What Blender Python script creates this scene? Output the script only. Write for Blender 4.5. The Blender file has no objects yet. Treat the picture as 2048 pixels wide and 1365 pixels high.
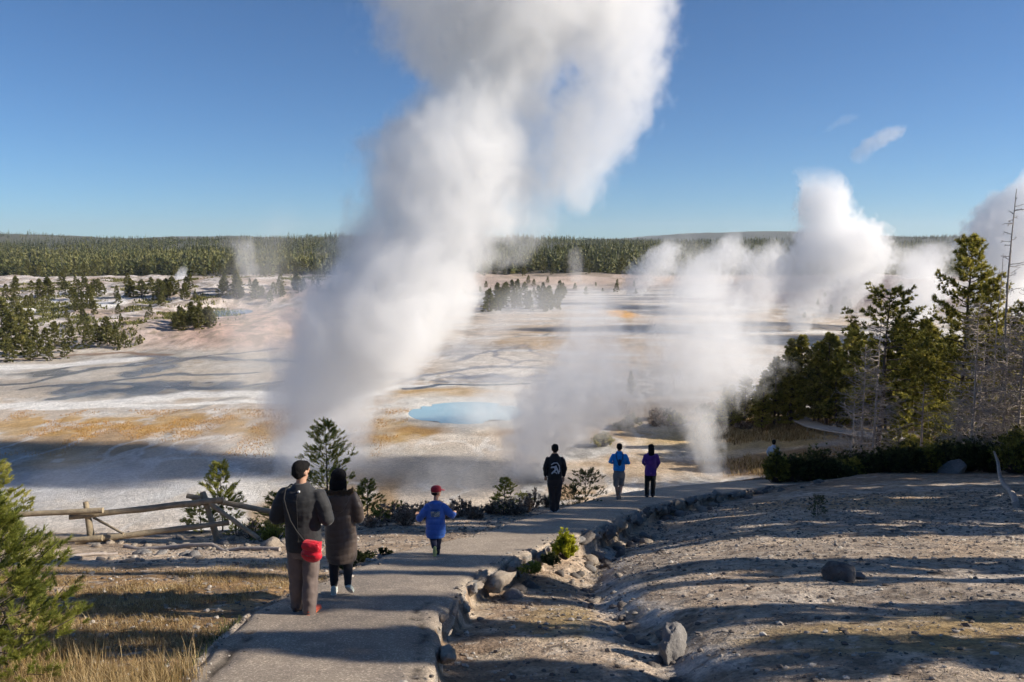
import bpy, bmesh, math, random, time
import numpy as np
from mathutils import Vector, Matrix, Euler
T0 = time.time()
rng = np.random.default_rng(7)
random.seed(7)
scene = bpy.context.scene
COL = scene.collection
QUAL = 1.0

# ------------------------------------------------------------------ camera
FPX = 1593.0
CAMZ = 20.0
PITCH = math.atan(192.5/FPX)
cam_d = bpy.data.cameras.new('camera')
cam = bpy.data.objects.new('camera', cam_d)
COL.objects.link(cam)
cam.location = (0, 0, CAMZ)
cam.rotation_euler = (math.pi/2-PITCH, 0, 0)
cam_d.sensor_width = 36; cam_d.lens = 36*FPX/2048
cam_d.clip_end = 40000; cam_d.clip_start = 0.05
scene.camera = cam
CP, SP = math.cos(PITCH), math.sin(PITCH)
def ray(u, v):
    a = (u-1024)/FPX; t = (682.5-v)/FPX
    return np.array([a, CP+t*SP, -SP+t*CP])

# ------------------------------------------------------------------ noise
def _h(ix, iy, s):
    n = (ix.astype(np.int64)*374761393 + iy.astype(np.int64)*668265263 + s*1442695041) & 0x7fffffff
    n = ((n ^ (n >> 13))*1274126177) & 0x7fffffff
    n = ((n ^ (n >> 16))*668265263) & 0x7fffffff
    return (n ^ (n >> 15)).astype(np.float64)/0x7fffffff
def vnoise(x, y, s=0):
    ix = np.floor(x); iy = np.floor(y); fx = x-ix; fy = y-iy
    fx = fx*fx*fx*(fx*(fx*6-15)+10); fy = fy*fy*fy*(fy*(fy*6-15)+10)
    a = _h(ix, iy, s); b = _h(ix+1, iy, s); c = _h(ix, iy+1, s); d = _h(ix+1, iy+1, s)
    return a+(b-a)*fx+(c-a)*fy+(a-b-c+d)*fx*fy
def fbm(x, y, o=4, s=0, g=0.5):
    r = 0; a = 1; t = 0
    for k in range(o):
        cs, sn = math.cos(.7*k+.3), math.sin(.7*k+.3)
        f = 2.03**k
        r = r+a*vnoise((x*cs-y*sn)*f+17.3*k, (x*sn+y*cs)*f+9.1*k, s+k); t += a; a *= g
    return r/t
def ss(a, b, x):
    t = np.clip((x-a)/(b-a), 0, 1); return t*t*(3-2*t)
def smin(a, b, k):
    h = np.clip(.5+.5*(b-a)/k, 0, 1); return b*(1-h)+a*h-k*h*(1-h)
def smax(a, b, k): return -smin(-a, -b, k)

# ------------------------------------------------------------------ path outline, on the slope plane
P0, P1 = 17.9, 0.235
def on_plane(u, v):
    d = ray(u, v); t = (P0-CAMZ)/(d[2]+P1*d[1]); return np.array([d[0]*t, d[1]*t])
LEFT_PX = [(250,1520),(310,1420),(365,1365),(430,1290),(505,1222),(575,1190),(650,1160),(725,1128),(765,1108),(850,1090),(940,1072),(1010,1048),(1090,1026),(1150,1008),(1200,994),(1262,983),(1330,974),(1430,965),(1530,959),(1640,955)]
RIGHT_PX = [(855,1600),(862,1450),(862,1365),(866,1290),(872,1228),(925,1190),(933,1158),(1000,1128),(1060,1102),(1120,1078),(1185,1058),(1240,1034),(1290,1014),(1340,1002),(1400,991),(1460,984),(1530,974),(1640,968)]
PL = np.array([on_plane(*p) for p in LEFT_PX]); PR = np.array([on_plane(*p) for p in RIGHT_PX])
def poly_dist(x, y, P):
    """distance to the polyline, signed: + on the right-hand side when walking along it"""
    best = np.full(x.shape, 1e9); sg = np.ones(x.shape); par = np.zeros(x.shape)
    for i in range(len(P)-1):
        ax, ay = P[i]; bx, by = P[i+1]; dx, dy = bx-ax, by-ay; L2 = dx*dx+dy*dy
        t = np.clip(((x-ax)*dx+(y-ay)*dy)/L2, 0, 1)
        ex = x-ax-t*dx; ey = y-ay-t*dy; d = ex*ex+ey*ey
        s = np.sign(dy*(x-ax)-dx*(y-ay))
        m = d < best
        best = np.where(m, d, best); sg = np.where(m, s, sg); par = np.where(m, i+t, par)
    return np.sqrt(best)*sg, par

# ------------------------------------------------------------------ terrain height
BX = [-40,-14,-6,-3,0,2.6,5,8,11,14,30]
BY = [18,18.5,20,21,21.8,23.5,27,31.5,34,36,40]
GULLY = np.array([[3.0,19.5],[1.9,16.0],[1.25,12.2],[1.3,10.2],[1.55,8.6],[1.6,7.2],[1.5,5.5],[1.2,3.0]])
def floor_at(u, v):
    d = ray(u, v); t = -CAMZ/d[2]; return d[0]*t, d[1]*t
POOLS = []
for u_, v_, du_, dv_, zp_ in ((933,824,128,24,-.02),(452,643,52,9,2.2)):
    c_ = floor_at(u_, v_); POOLS.append((c_[0], c_[1], floor_at(u_+du_, v_)[0]-c_[0], (floor_at(u_, v_-dv_)[1]-floor_at(u_, v_+dv_)[1])/2, zp_))
def H(x, y):
    x = np.asarray(x, float); y = np.asarray(y, float)
    x, y = np.broadcast_arrays(x, y)
    plane = P0-P1*y
    yb = np.interp(x, BX, BY)
    steep = (P0-P1*yb)-0.5*(y-yb)
    near = smin(plane, steep, 0.5)
    # left bank dips a little before the fence
    near = near-0.35*ss(-2.0, -6.0, x)*ss(11, 18, y)
    # basin floor
    fl = 0.5*(fbm(x/30, y/30, 3, 5)-.5)+0.12*(fbm(x/7, y/9, 3, 6)-.5)
    fl = fl+7.0*np.clip((x-13-(y-40)*.22)/27, 0, 1)*ss(85, 50, y)*ss(28, 38, y)
    fl = fl+1.6*ss(18, 40, x)*ss(150, 90, y)
    # left pale mound
    md = ss(-34, -62, x+0.03*(y-160))*ss(146, 166, y+.20*(x+60))*ss(430, 330, y)
    fl = fl+md*(1.2+2.6*fbm(x/24+3, y/30, 4, 11)+3.6*ss(160, 300, y)+1.3*(fbm(x/5, y/6, 4, 12)-.5))
    fl = fl+3.5*np.exp(-((x+88)/30)**2-((y-262)/24)**2)
    # benches further back
    md2 = ss(330, 390, y+10*np.sin(x/40))
    fl = fl+md2*(1.5+5*(fbm(x/40, y/35, 4, 21)-.35))*ss(-300, -30, -np.abs(x-0))
    # grey dome on the right
    fl = fl+9.0*np.exp(-((x-128)/34)**2-((y-262)/30)**2)+7.5*np.exp(-((x-150)/60)**2-((y-345)/30)**2)
    for pcx, pcy, prx, pry, pz_ in POOLS:
        q = np.sqrt(((x-pcx)/prx)**2+((y-pcy)/pry)**2)
        fl = fl+(pz_-fl)*ss(2.3, 1.35, q); fl = fl-.35*ss(1.0, .55, q)+.05*np.exp(-((q-1.25)/.2)**2)
    # rolling forest plateau
    far = ss(430, 700, y)*5+ss(600, 2400, y)*(18+26*ss(-700,-1500,x)+16*ss(900,1700,x)+50*(fbm(x/800+5, y/1000, 3, 31)-.5))+ss(560,900,y)*16*(fbm(x/260, y/330, 3, 33)-.4)
    fl = fl+far+ss(3500,6000,y)*62*np.exp(-((x-1750)/950)**2)*(.75+.6*fbm(x/330, y/900, 3, 35))
    z = smax(near, fl, 0.8)
    nm = y < 60
    if nm.any():
        xs = x[nm]; ys = y[nm]
        dR, pR = poly_dist(xs, ys, PR); dL, pL = poly_dist(xs, ys, PL)
        dg, _ = poly_dist(xs, ys, GULLY)
        inside = (dR < 0) & (dL > 0)
        zr = np.zeros(xs.shape)
        dep = np.interp(pR, [0, 4, 6, 9, 11, 14, 16.5, 17], [.30,.34,.36,.42,.5,.34,.12,.05])
        right = np.where(dR > 0, ss(-.02, .10, dR)*dep*np.exp(-np.clip(dR-.3, 0, 99)**2/5.0), 0)
        left = np.where(dL < 0, ss(.0, .15, -dL)*.07, 0)
        g = 0.14*np.exp(-(dg/.33)**2)+.10*np.exp(-(dg/.9)**2)
        rough = .10*(fbm(xs/1.4, ys/1.4, 4, 41)-.5)+.035*(fbm(xs/.3, ys/.3, 3, 45)-.5)
        soft = ss(0, .5, np.where(inside, 0, np.minimum(np.abs(dR), np.abs(dL))))
        hill = .35*ss(7, 16, xs)*ss(16, 30, ys)
        zr = -right-left-g*(dR > 0)*ss(.1, .6, dR)+rough*soft*1.0+hill
        zr = np.where(inside & (ys < 45), -0.05, zr)
        z = z.copy(); z[nm] += zr*ss(60, 50, ys)
    return z
def Hs(x, y): return float(H(np.array([x]), np.array([y]))[0])
def at(u, v, tmax=9000, tmin=2.0):
    """where the line of sight through a photo pixel meets the ground"""
    d = ray(u, v)
    t = tmin*np.exp(np.linspace(0, math.log(tmax/tmin), 1300))
    x = d[0]*t; y = d[1]*t; z = CAMZ+d[2]*t
    b = z < H(x, y)
    if not b.any(): return None
    i = int(np.argmax(b)); lo, hi = t[max(i-1, 0)], t[i]
    for _ in range(18):
        m = .5*(lo+hi)
        if CAMZ+d[2]*m < Hs(d[0]*m, d[1]*m): hi = m
        else: lo = m
    return Vector((d[0]*hi, d[1]*hi, CAMZ+d[2]*hi))
def atd(u, v, y):
    """point at distance y (world Y) seen at a pixel"""
    d = ray(u, v); t = y/d[1]; return Vector((d[0]*t, y, CAMZ+d[2]*t))

# ------------------------------------------------------------------ object helpers
def tag(o, label=None, cat=None, group=None, kind=None):
    if label: o['label'] = label
    if cat: o['category'] = cat
    if group: o['group'] = group
    if kind: o['kind'] = kind
    return o
def mesh_np(name, verts, faces, mat=None, smooth=False, attrs=None, mats=None):
    """faces: (n,k) array or list of arrays with differing k"""
    me = bpy.data.meshes.new(name)
    verts = np.asarray(verts, np.float32)
    fl = faces if isinstance(faces, list) else [faces]
    fl = [np.asarray(f, np.int32) for f in fl if len(f)]
    nl = sum(f.size for f in fl); npoly = sum(len(f) for f in fl)
    me.vertices.add(len(verts)); me.vertices.foreach_set('co', verts.ravel())
    me.loops.add(nl); me.polygons.add(npoly)
    me.loops.foreach_set('vertex_index', np.concatenate([f.ravel() for f in fl]))
    tot = np.concatenate([np.full(len(f), f.shape[1], np.int32) for f in fl])
    st = np.concatenate([[0], np.cumsum(tot)[:-1]]).astype(np.int32)
    me.polygons.foreach_set('loop_start', st); me.polygons.foreach_set('loop_total', tot)
    me.polygons.foreach_set('use_smooth', np.full(npoly, smooth))
    if attrs:
        for k, a in attrs.items():
            a = np.asarray(a, np.float32)
            if a.ndim == 1:
                at_ = me.attributes.new(k, 'FLOAT', 'POINT'); at_.data.foreach_set('value', a)
            else:
                at_ = me.attributes.new(k, 'FLOAT_COLOR', 'POINT'); at_.data.foreach_set('color', a.ravel())
    me.update(calc_edges=True)
    if mat: me.materials.append(mat)
    return me
def link(name, me, parent=None, loc=None):
    o = bpy.data.objects.new(name, me); COL.objects.link(o)
    if parent: o.parent = parent
    if loc is not None: o.location = loc
    return o
def empty(name, loc=(0,0,0), rz=0):
    o = bpy.data.objects.new(name, None); COL.objects.link(o)
    o.location = loc; o.rotation_euler = (0,0,rz); o.empty_display_size = .2
    return o
def copy_tree(o, parent=None):
    c = o.copy(); COL.objects.link(c); c.parent = parent
    for ch in CHILD.get(o.name, []): 
        d = ch.copy(); COL.objects.link(d); d.parent = c
    return c
CHILD = {}
class MB:
    """collects verts and faces of several pieces into one mesh"""
    def __init__(s): s.v = []; s.f3 = []; s.f4 = []; s.n = 0; s.tint = []
    def add(s, v, f, tint=.5):
        v = np.asarray(v, float); f = np.asarray(f, int)
        (s.f3 if f.shape[1] == 3 else s.f4).append(f+s.n); s.v.append(v); s.n += len(v)
        s.tint.append(np.full(len(v), tint) if np.isscalar(tint) else np.asarray(tint))
    def tube(s, pts, rad, n=6, tint=.5, cap=True):
        pts = np.asarray(pts, float); rad = np.broadcast_to(np.asarray(rad, float), (len(pts),))
        d = np.gradient(pts, axis=0); d /= np.linalg.norm(d, axis=1)[:, None]+1e-9
        up = np.array([0,0,1.]) if abs(d[0][2]) < .9 else np.array([1.,0,0])
        V = []; a = np.arange(n)*2*np.pi/n
        for i in range(len(pts)):
            e1 = np.cross(d[i], up); e1 /= np.linalg.norm(e1)+1e-9; e2 = np.cross(e1, d[i])
            V.append(pts[i]+rad[i]*(np.cos(a)[:, None]*e1+np.sin(a)[:, None]*e2)); up = e2
        V = np.concatenate(V); F = []
        for i in range(len(pts)-1):
            for k in range(n): F.append((i*n+k, i*n+(k+1)%n, (i+1)*n+(k+1)%n, (i+1)*n+k))
        s.add(V, F, tint)
        if cap:
            b = len(pts)-1
            for j, fl in ((0, 1), (b, 0)):
                c = np.vstack([V[j*n:(j+1)*n], pts[j]]); 
                F3 = [((k+1)%n, k, n) if not fl else (k, (k+1)%n, n) for k in range(n)]
                s.add(c, F3, tint)
    def mesh(s, name, mat, smooth=False):
        v = np.concatenate(s.v); fl = []
        if s.f3: fl.append(np.concatenate(s.f3))
        if s.f4: fl.append(np.concatenate(s.f4))
        return mesh_np(name, v, fl, mat, smooth, {'tint': np.concatenate(s.tint)})

# ------------------------------------------------------------------ material helpers
class NT:
    def __init__(s, name, mat=True):
        s.m = bpy.data.materials.new(name); s.m.use_nodes = True; s.t = s.m.node_tree; s.t.nodes.clear()
        s.out = s.t.nodes.new('ShaderNodeOutputMaterial')
    def n(s, typ, inp=None, **kw):
        nd = s.t.nodes.new(typ)
        for k, v in kw.items(): setattr(nd, k, v)
        for k, v in (inp or {}).items():
            if isinstance(v, bpy.types.NodeSocket): s.t.links.new(v, nd.inputs[k])
            else: nd.inputs[k].default_value = v
        return nd
    def math(s, op, a, b=None, c=None, clamp=False):
        nd = s.t.nodes.new('ShaderNodeMath'); nd.operation = op; nd.use_clamp = clamp
        for i, v in enumerate((a, b, c)):
            if v is None: continue
            if isinstance(v, bpy.types.NodeSocket): s.t.links.new(v, nd.inputs[i])
            else: nd.inputs[i].default_value = v
        return nd.outputs[0]
    def vm(s, op, a, b=None, scale=None):
        nd = s.t.nodes.new('ShaderNodeVectorMath'); nd.operation = op
        for i, v in enumerate((a, b)):
            if v is None: continue
            if isinstance(v, bpy.types.NodeSocket): s.t.links.new(v, nd.inputs[i])
            else: nd.inputs[i].default_value = v
        if scale is not None:
            if isinstance(scale, bpy.types.NodeSocket): s.t.links.new(scale, nd.inputs['Scale'])
            else: nd.inputs['Scale'].default_value = scale
        return nd.outputs['Value'] if op in ('LENGTH','DOT_PRODUCT','DISTANCE') else nd.outputs[0]
    def mix(s, f, a, b, typ='MIX'):
        nd = s.t.nodes.new('ShaderNodeMix'); nd.data_type = 'RGBA'; nd.blend_type = typ
        for k, v in ((0, f), (6, a), (7, b)):
            if isinstance(v, bpy.types.NodeSocket): s.t.links.new(v, nd.inputs[k])
            else: nd.inputs[k].default_value = v if k == 0 else (*v, 1) if len(v) == 3 else v
        return nd.outputs[2]
    def ramp(s, f, stops, interp='LINEAR'):
        nd = s.t.nodes.new('ShaderNodeValToRGB'); cr = nd.color_ramp; cr.interpolation = interp
        while len(cr.elements) < len(stops): cr.elements.new(.5)
        for e, (p, c) in zip(cr.elements, stops):
            e.position = p; e.color = (c, c, c, 1) if np.isscalar(c) else (*c, 1)
        s.t.links.new(f, nd.inputs[0]); return nd.outputs[0]
    def noise(s, vec, scale, detail=3, rough=.55, dist=0):
        return s.n('ShaderNodeTexNoise', {'Vector': vec, 'Scale': scale, 'Detail': detail, 'Roughness': rough, 'Distortion': dist})
    def surf(s, col, rough=.9, spec=.3, bump=None, bs=.5, bd=.02, **extra):
        b = s.n('ShaderNodeBsdfPrincipled', {'Roughness': rough, 'Specular IOR Level': spec})
        if isinstance(col, bpy.types.NodeSocket): s.t.links.new(col, b.inputs['Base Color'])
        else: b.inputs['Base Color'].default_value = (*col, 1)
        for k, v in extra.items():
            k = k.replace('_', ' ')
            if isinstance(v, bpy.types.NodeSocket): s.t.links.new(v, b.inputs[k])
            else: b.inputs[k].default_value = v
        if bump is not None:
            bn = s.n('ShaderNodeBump', {'Height': bump, 'Strength': bs, 'Distance': bd})
            s.t.links.new(bn.outputs[0], b.inputs['Normal'])
        s.t.links.new(b.outputs[0], s.out.inputs[0]); return b
def plain(name, col, rough=.8, var=.25, scale=8, spec=.3, bump=.3, bd=.01, sheen=0, coat=0):
    m = NT(name); tc = m.n('ShaderNodeTexCoord').outputs['Object']
    nz = m.noise(tc, scale, 5, .65).outputs[0]
    f = m.ramp(nz, [(.25, 1-var), (.75, 1+var)])
    c = m.mix(1.0, col, f, 'MULTIPLY')
    m.surf(c, rough, spec, m.noise(tc, scale*3, 4, .7).outputs[0], bump, bd, Sheen_Weight=sheen, Coat_Weight=coat)
    return m.m
# ------------------------------------------------------------------ sun and sky
SUN_EL, SUN_AZ = math.radians(27.0), math.radians(94.0)   # azimuth clockwise from +Y (view direction): to the right, a little behind
sd = Vector((math.sin(SUN_AZ)*math.cos(SUN_EL), math.cos(SUN_AZ)*math.cos(SUN_EL), math.sin(SUN_EL)))
sl = bpy.data.lights.new('sun', 'SUN'); sl.energy = 5.0; sl.angle = math.radians(.6); sl.color = (1.0, .90, .77)
so = bpy.data.objects.new('sun', sl); COL.objects.link(so); so.rotation_euler = sd.to_track_quat('Z', 'Y').to_euler(); so.location = sd*200
w = bpy.data.worlds.new('World'); scene.world = w; w.use_nodes = True
wt = w.node_tree; wt.nodes.clear()
sky = wt.nodes.new('ShaderNodeTexSky'); sky.sky_type = 'NISHITA'; sky.sun_disc = False
sky.sun_elevation = SUN_EL; sky.sun_rotation = SUN_AZ; sky.altitude = 2300; sky.air_density = 1.0; sky.dust_density = .0; sky.ozone_density = 2.5
bg = wt.nodes.new('ShaderNodeBackground'); bg.inputs[1].default_value = .074
wo = wt.nodes.new('ShaderNodeOutputWorld')
tn = wt.nodes.new('ShaderNodeMix'); tn.data_type = 'RGBA'; tn.blend_type = 'MULTIPLY'; tn.inputs[0].default_value = 1
tn.inputs[7].default_value = (.52, .76, .98, 1); wt.links.new(sky.outputs[0], tn.inputs[6]); wt.links.new(tn.outputs[2], bg.inputs[0]); wt.links.new(bg.outputs[0], wo.inputs[0])
vs = scene.view_settings; vs.view_transform = 'Standard'; vs.look = 'None'; vs.gamma = 1; vs.use_curve_mapping = False; vs.exposure = .58
cy = scene.cycles
cy.volume_bounces = 7; cy.max_bounces = 8; cy.diffuse_bounces = 3; cy.glossy_bounces = 2; cy.transmission_bounces = 4; cy.transparent_max_bounces = 24
cy.volume_step_rate = 1.0; cy.volume_max_steps = 256
cy.use_denoising = True; cy.use_adaptive_sampling = True; cy.adaptive_threshold = .04
cy.caustics_reflective = False; cy.caustics_refractive = False; cy.sample_clamp_indirect = 6

# ------------------------------------------------------------------ the ground sheet
def spaced(segs):
    out = [segs[0][0]]
    for a, b, st in segs:
        if st < 0:
            while out[-1] < b: out.append(out[-1]*(1-st))
        else: out += list(np.arange(a+st, b+1e-6, st))
    return np.array(sorted(set(np.round(out, 4))))
rows = spaced([(-30,-8,1.0),(-8,3.5,.25),(3.5,12,.045),(12,36,.07),(36,60,.3),(60,130,.3),(130,620,-.0055),(620,9000,-.02)])
tt = np.concatenate([np.linspace(-3.2,-.8,60)[:-1], np.linspace(-.8,.8,680), np.linspace(.8,3.2,60)[1:]])
Y, Tt = np.meshgrid(rows, tt, indexing='ij')
X = (np.maximum(Y, -8)+14)*Tt
X = np.where(Y < -8, 6*Tt, X)
X = X*np.where((Y<3.5), 1+np.clip(3.5-Y,0,12)*.25, 1)
Z = H(X, Y)

def ell(u0, v0, du, dv, zz=0.0):
    """a blob on the basin floor, given where it is seen: world centre and half sizes"""
    def g(u, v):
        d = ray(u, v); t = (zz-CAMZ)/d[2]; return d[0]*t, d[1]*t
    cx, cy_ = g(u0, v0); x1, _ = g(u0+du, v0); _, y1 = g(u0, v0-dv); _, y2 = g(u0, v0+dv)
    return cx, cy_, abs(x1-cx), abs(y1-y2)/2
def blob(x, y, E, soft=.35, warp=.5, s=0, sc=1.0):
    cx, cy_, rx, ry = E; k = 1+soft+warp
    out = np.zeros(x.shape); b = (np.abs(x-cx) < k*rx) & (np.abs(y-cy_) < k*ry)
    if not b.any(): return out
    x = x[b]; y = y[b]
    w1 = (fbm((x-cx)/rx*1.7/sc+5+s, (y-cy_)/ry*1.7/sc+3, 4, 60+s)-.5)*2
    d = np.sqrt(((x-cx)/rx)**2+((y-cy_)/ry)**2)+w1*warp
    out[b] = ss(1+soft, 1-soft, d); return out
def lerp(c, col, m): return c+(np.array(col)-c)*m[..., None]
def line_px(pts, x, y, w, s=0, wv=.6):
    P = np.array([ell(u, v, 1, 1)[:2] for u, v in pts])
    out = np.zeros(x.shape); lo = P.min(0)-w*6; hi = P.max(0)+w*6
    b = (x > lo[0]) & (x < hi[0]) & (y > lo[1]) & (y < hi[1]); x = x[b]; y = y[b]
    d, _ = poly_dist(x+wv*w*(fbm(x/(w*4), y/(w*6), 3, 70+s)-.5)*4, y+wv*w*(fbm(x/(w*4)+9, y/(w*6), 3, 80+s)-.5)*6, P)
    out[b] = ss(w, w*.4, np.abs(d)); return out

XF, YF = X, Y
i0 = int(np.searchsorted(rows, 19.0)); i1 = int(np.searchsorted(rows, 46.0))
X, Y = XF[i0:], YF[i0:]; WET = np.zeros(X.shape)
# --- basin floor
st = fbm(X/14, Y/14, 5, 101); st2 = fbm(X/5+4, Y/9, 4, 102); big = fbm(X/60, Y/70, 3, 103)
basin = np.zeros(X.shape+(3,)); basin[:] = (.57,.49,.40)
basin = lerp(basin, (.62,.60,.56), ss(.52,.66,st)*.9)
basin = lerp(basin, (.34,.24,.14), ss(.55,.72,st2)*ss(.4,.6,big)*.8)
rid = 1-np.abs(fbm(X/22, Y/30, 4, 104)*2-1)
basin = lerp(basin, (.24,.25,.25), ss(.90,.975,rid)*.75)
basin = lerp(basin, (.38,.23,.09), ss(.60,.72,fbm(X/9, Y/12, 4, 105))*ss(140,90,Y)*.7)
basin = lerp(basin, (.50,.49,.47), ss(180,300,Y)*.5)
fine = 1-np.abs(fbm(X/3.2, Y/6.5, 4, 160)*2-1); basin = lerp(basin, (.34,.28,.22), ss(.86,.97,fine)*ss(.42,.6,big)*ss(230,120,Y)*.6)
fine = 1-np.abs(fbm(X/5+8, Y/9, 4, 161)*2-1); basin = lerp(basin, (.72,.70,.66), ss(.88,.97,fine)*.6)
bw = blob(X, Y, ell(300, 745, 330, 45), .4, .5, 1)        # grey wet flats on the left
basin = lerp(basin, (.45,.40,.33), bw*.6)
rr = 1-np.abs(fbm(X/16+3, Y/20, 4, 111)*2-1)
basin = lerp(basin, (.17,.18,.18), bw*ss(.80,.95,rr)*.85); WET = np.maximum(WET, bw*ss(.80,.95,rr)*.8)
for k, pts in enumerate([[(-60,770),(60,765),(200,735),(330,728),(420,715),(560,700)],[(60,775),(180,765),(330,750),(520,745)],[(120,795),(300,770),(420,778),(560,765)]]):
    m = line_px(pts, X, Y, 1.3, k); basin = lerp(basin, (.16,.17,.17), m*.8); WET = np.maximum(WET, m*.8)
for k, (pts, w_) in enumerate([([(-60,812),(120,806),(240,796),(380,786),(520,792),(600,800)], 3.0),([(40,818),(260,812),(420,806),(600,804)], 1.6),([(-100,738),(80,735),(230,722)], 5.),([(700,800),(800,775),(900,770)], 1.4)]):
    basin = lerp(basin, (.80,.78,.73), line_px(pts, X, Y, w_, 10+k, .4)*.95)
og = blob(X, Y, ell(270, 846, 290, 22), .5, .7, 2); ogn = ss(.38,.62,fbm(X/2.2, Y/3.5, 4, 112))
basin = lerp(basin, (.50,.31,.10), og*ogn*.85)
og = blob(X, Y, ell(560, 855, 60, 25), .5, .5, 3); basin = lerp(basin, (.40,.25,.08), og*ogn*.8)
og = blob(X, Y, ell(815, 858, 80, 26), .3, .4, 4); basin = lerp(basin, (.47,.30,.10), og*(.5+.5*ogn))
og = blob(X, Y, ell(920, 860, 130, 12), .4, .4, 5); basin = lerp(basin, (.33,.19,.07), og*.8)
og = blob(X, Y, ell(880, 786, 110, 9), .4, .4, 6); basin = lerp(basin, (.48,.29,.08), og*.75)
basin = lerp(basin, (.70,.68,.62), blob(X, Y, ell(925, 823, 170, 34), .35, .5, 60)*.85)
dk = line_px([(810,778),(880,772),(960,770),(1050,768)], X, Y, 1.0, 22, .5); basin = lerp(basin, (.09,.09,.09), dk*.9); WET = np.maximum(WET, dk)
# dark braided channels beyond the blue pool
ch = blob(X, Y, ell(985, 722, 115, 38), .3, .4, 7)
basin = lerp(basin, (.66,.63,.58), ch*.7)
for k, (pts, w_) in enumerate([([(905,722),(940,712),(985,702),(992,714),(1040,724),(1085,722)], .8),([(1030,692),(1052,690),(1062,702),(1085,712),(1120,714)], .7),([(900,742),(950,736),(1010,733),(1080,738)], 1.1),([(930,755),(990,750),(1035,757),(1100,752)], 1.3),([(880,765),(960,762),(1040,766)], .9),([(985,702),(1020,697),(1052,690)], .5),([(1040,724),(1020,733)], .5),([(780,770),(840,752),(905,742)], .7),([(870,762),(915,748),(930,755)], .6)]):
    m = line_px(pts, X, Y, w_, 50+k, .8); basin = lerp(basin, (.24,.25,.28), m*.6); WET = np.maximum(WET, m*.6)
m = blob(X, Y, ell(985, 757, 70, 9), .5, .8, 51); basin = lerp(basin, (.24,.25,.29), m*.6)
rr = ss(.44,.56,fbm(X/34, Y/5.5, 4, 114))*blob(X, Y, ell(1230, 650, 330, 45), .4, .4, 8)
basin = lerp(basin, (.50,.37,.24), rr*.7)
og = blob(X, Y, ell(1240, 627, 30, 9), .5, .3, 9); basin = lerp(basin, (.75,.42,.14), og*.95)
rr = ss(.46,.58,fbm(X/30+7, Y/6, 4, 115))*blob(X, Y, ell(1230, 592, 360, 22), .4, .4, 10)
basin = lerp(basin, (.22,.22,.24), rr*.7)
# near basin: sandy shore, damp grey flat on the left with colour lightened to offset the plume's shadow, golden grass on the right
nb = blob(X, Y, ell(130, 985, 260, 60), .35, .5, 11)
basin = lerp(basin, (.55,.55,.54), nb*.75); WET = np.maximum(WET, nb*.35)
basin = lerp(basin, (.62,.57,.50), nb*ss(.56,.66,fbm(X/3, Y/5, 4, 116))*.8)
WET = WET*(1-nb*ss(.56,.66,fbm(X/3, Y/5, 4, 116)))
nb = blob(X, Y, ell(870, 925, 150, 45), .4, .6, 12); basin = lerp(basin, (.44,.40,.34), nb*.7)
gg = blob(X, Y, ell(1560, 885, 260, 34), .3, .5, 13); basin = lerp(basin, (.52,.36,.15), gg*(.6+.4*fbm(X/2, Y/3, 3, 117)))
gg = blob(X, Y, ell(1540, 935, 150, 22), .3, .5, 14); basin = lerp(basin, (.30,.17,.06), gg*.85)
gg = blob(X, Y, ell(1330, 830, 190, 26), .4, .5, 15); basin = lerp(basin, (.20,.155,.11), gg*.8)
gg = blob(X, Y, ell(1290, 930, 120, 24), .4, .6, 16); basin = lerp(basin, (.44,.30,.16), gg*.7)
# mound on the left: white and pink sinter
pk = fbm(X/26+1, Y/30, 4, 118)
mdm = ss(-30, -60, X+.03*(Y-160))*ss(146,160,Y+.2*(X+60))*ss(560,460,Y)
basin = lerp(basin, (.66,.60,.55), mdm*.95)
pinkz = ss(-95,-55,X)*ss(300,190,Y)
basin = lerp(basin, (.58,.36,.26), mdm*pinkz*ss(.30,.5,pk)*.85)
basin = lerp(basin, (.50,.37,.29), mdm*ss(.54,.64,fbm(X/7, Y/11, 4, 119))*.8)
basin = lerp(basin, (.77,.76,.74), blob(X, Y, ell(105, 600, 110, 18, 5), .3, .5, 17)*.95)
basin = lerp(basin, (.22,.14,.09), line_px([(-50,722),(60,718),(160,708),(260,706),(330,712)], X, Y, 1.5, 31)*.8)
bk = ss(330,370,Y)*ss(600,500,Y)*(1-mdm*.6)
basin = lerp(basin, (.56,.41,.31), bk*.75); basin = lerp(basin, (.34,.27,.2), bk*ss(.52,.62,fbm(X/12, Y/22, 4, 120))*.7)
mott = mdm*ss(.50,.58,fbm(X/2.6, Y/4.5, 4, 153)); basin = lerp(basin, (.36,.27,.20), mott*.55)
mott = mdm*ss(.56,.62,fbm(X/1.6+5, Y/3.0, 3, 154)); basin = lerp(basin, (.20,.17,.12), mott*.6)
# grey dome
dm = np.exp(-((X-135)/55)**2-((Y-285)/60)**2)
basin = lerp(basin, (.34,.27,.26), ss(.15,.5,dm)*.85)
basin = lerp(basin, (.13,.14,.17), ss(.3,.7,dm)*ss(300,325,Y)*.9)
fo = ss(455, 520, Y+20*np.sin(X/60)); basin = lerp(basin, (.065,.07,.035), fo*.93)
opening = blob(X, Y, (-260, 1050, 190, 45), .4, .6, 18); basin = lerp(basin, (.34,.27,.16), opening*.8)
isb = ss(.0, 1.6, Y-np.interp(X, BX, BY)-2.2)
WET = WET*isb; basin = basin*(1+.3*(fbm(X/.9, Y/1.3, 3, 140)-.5))[..., None]
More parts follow.
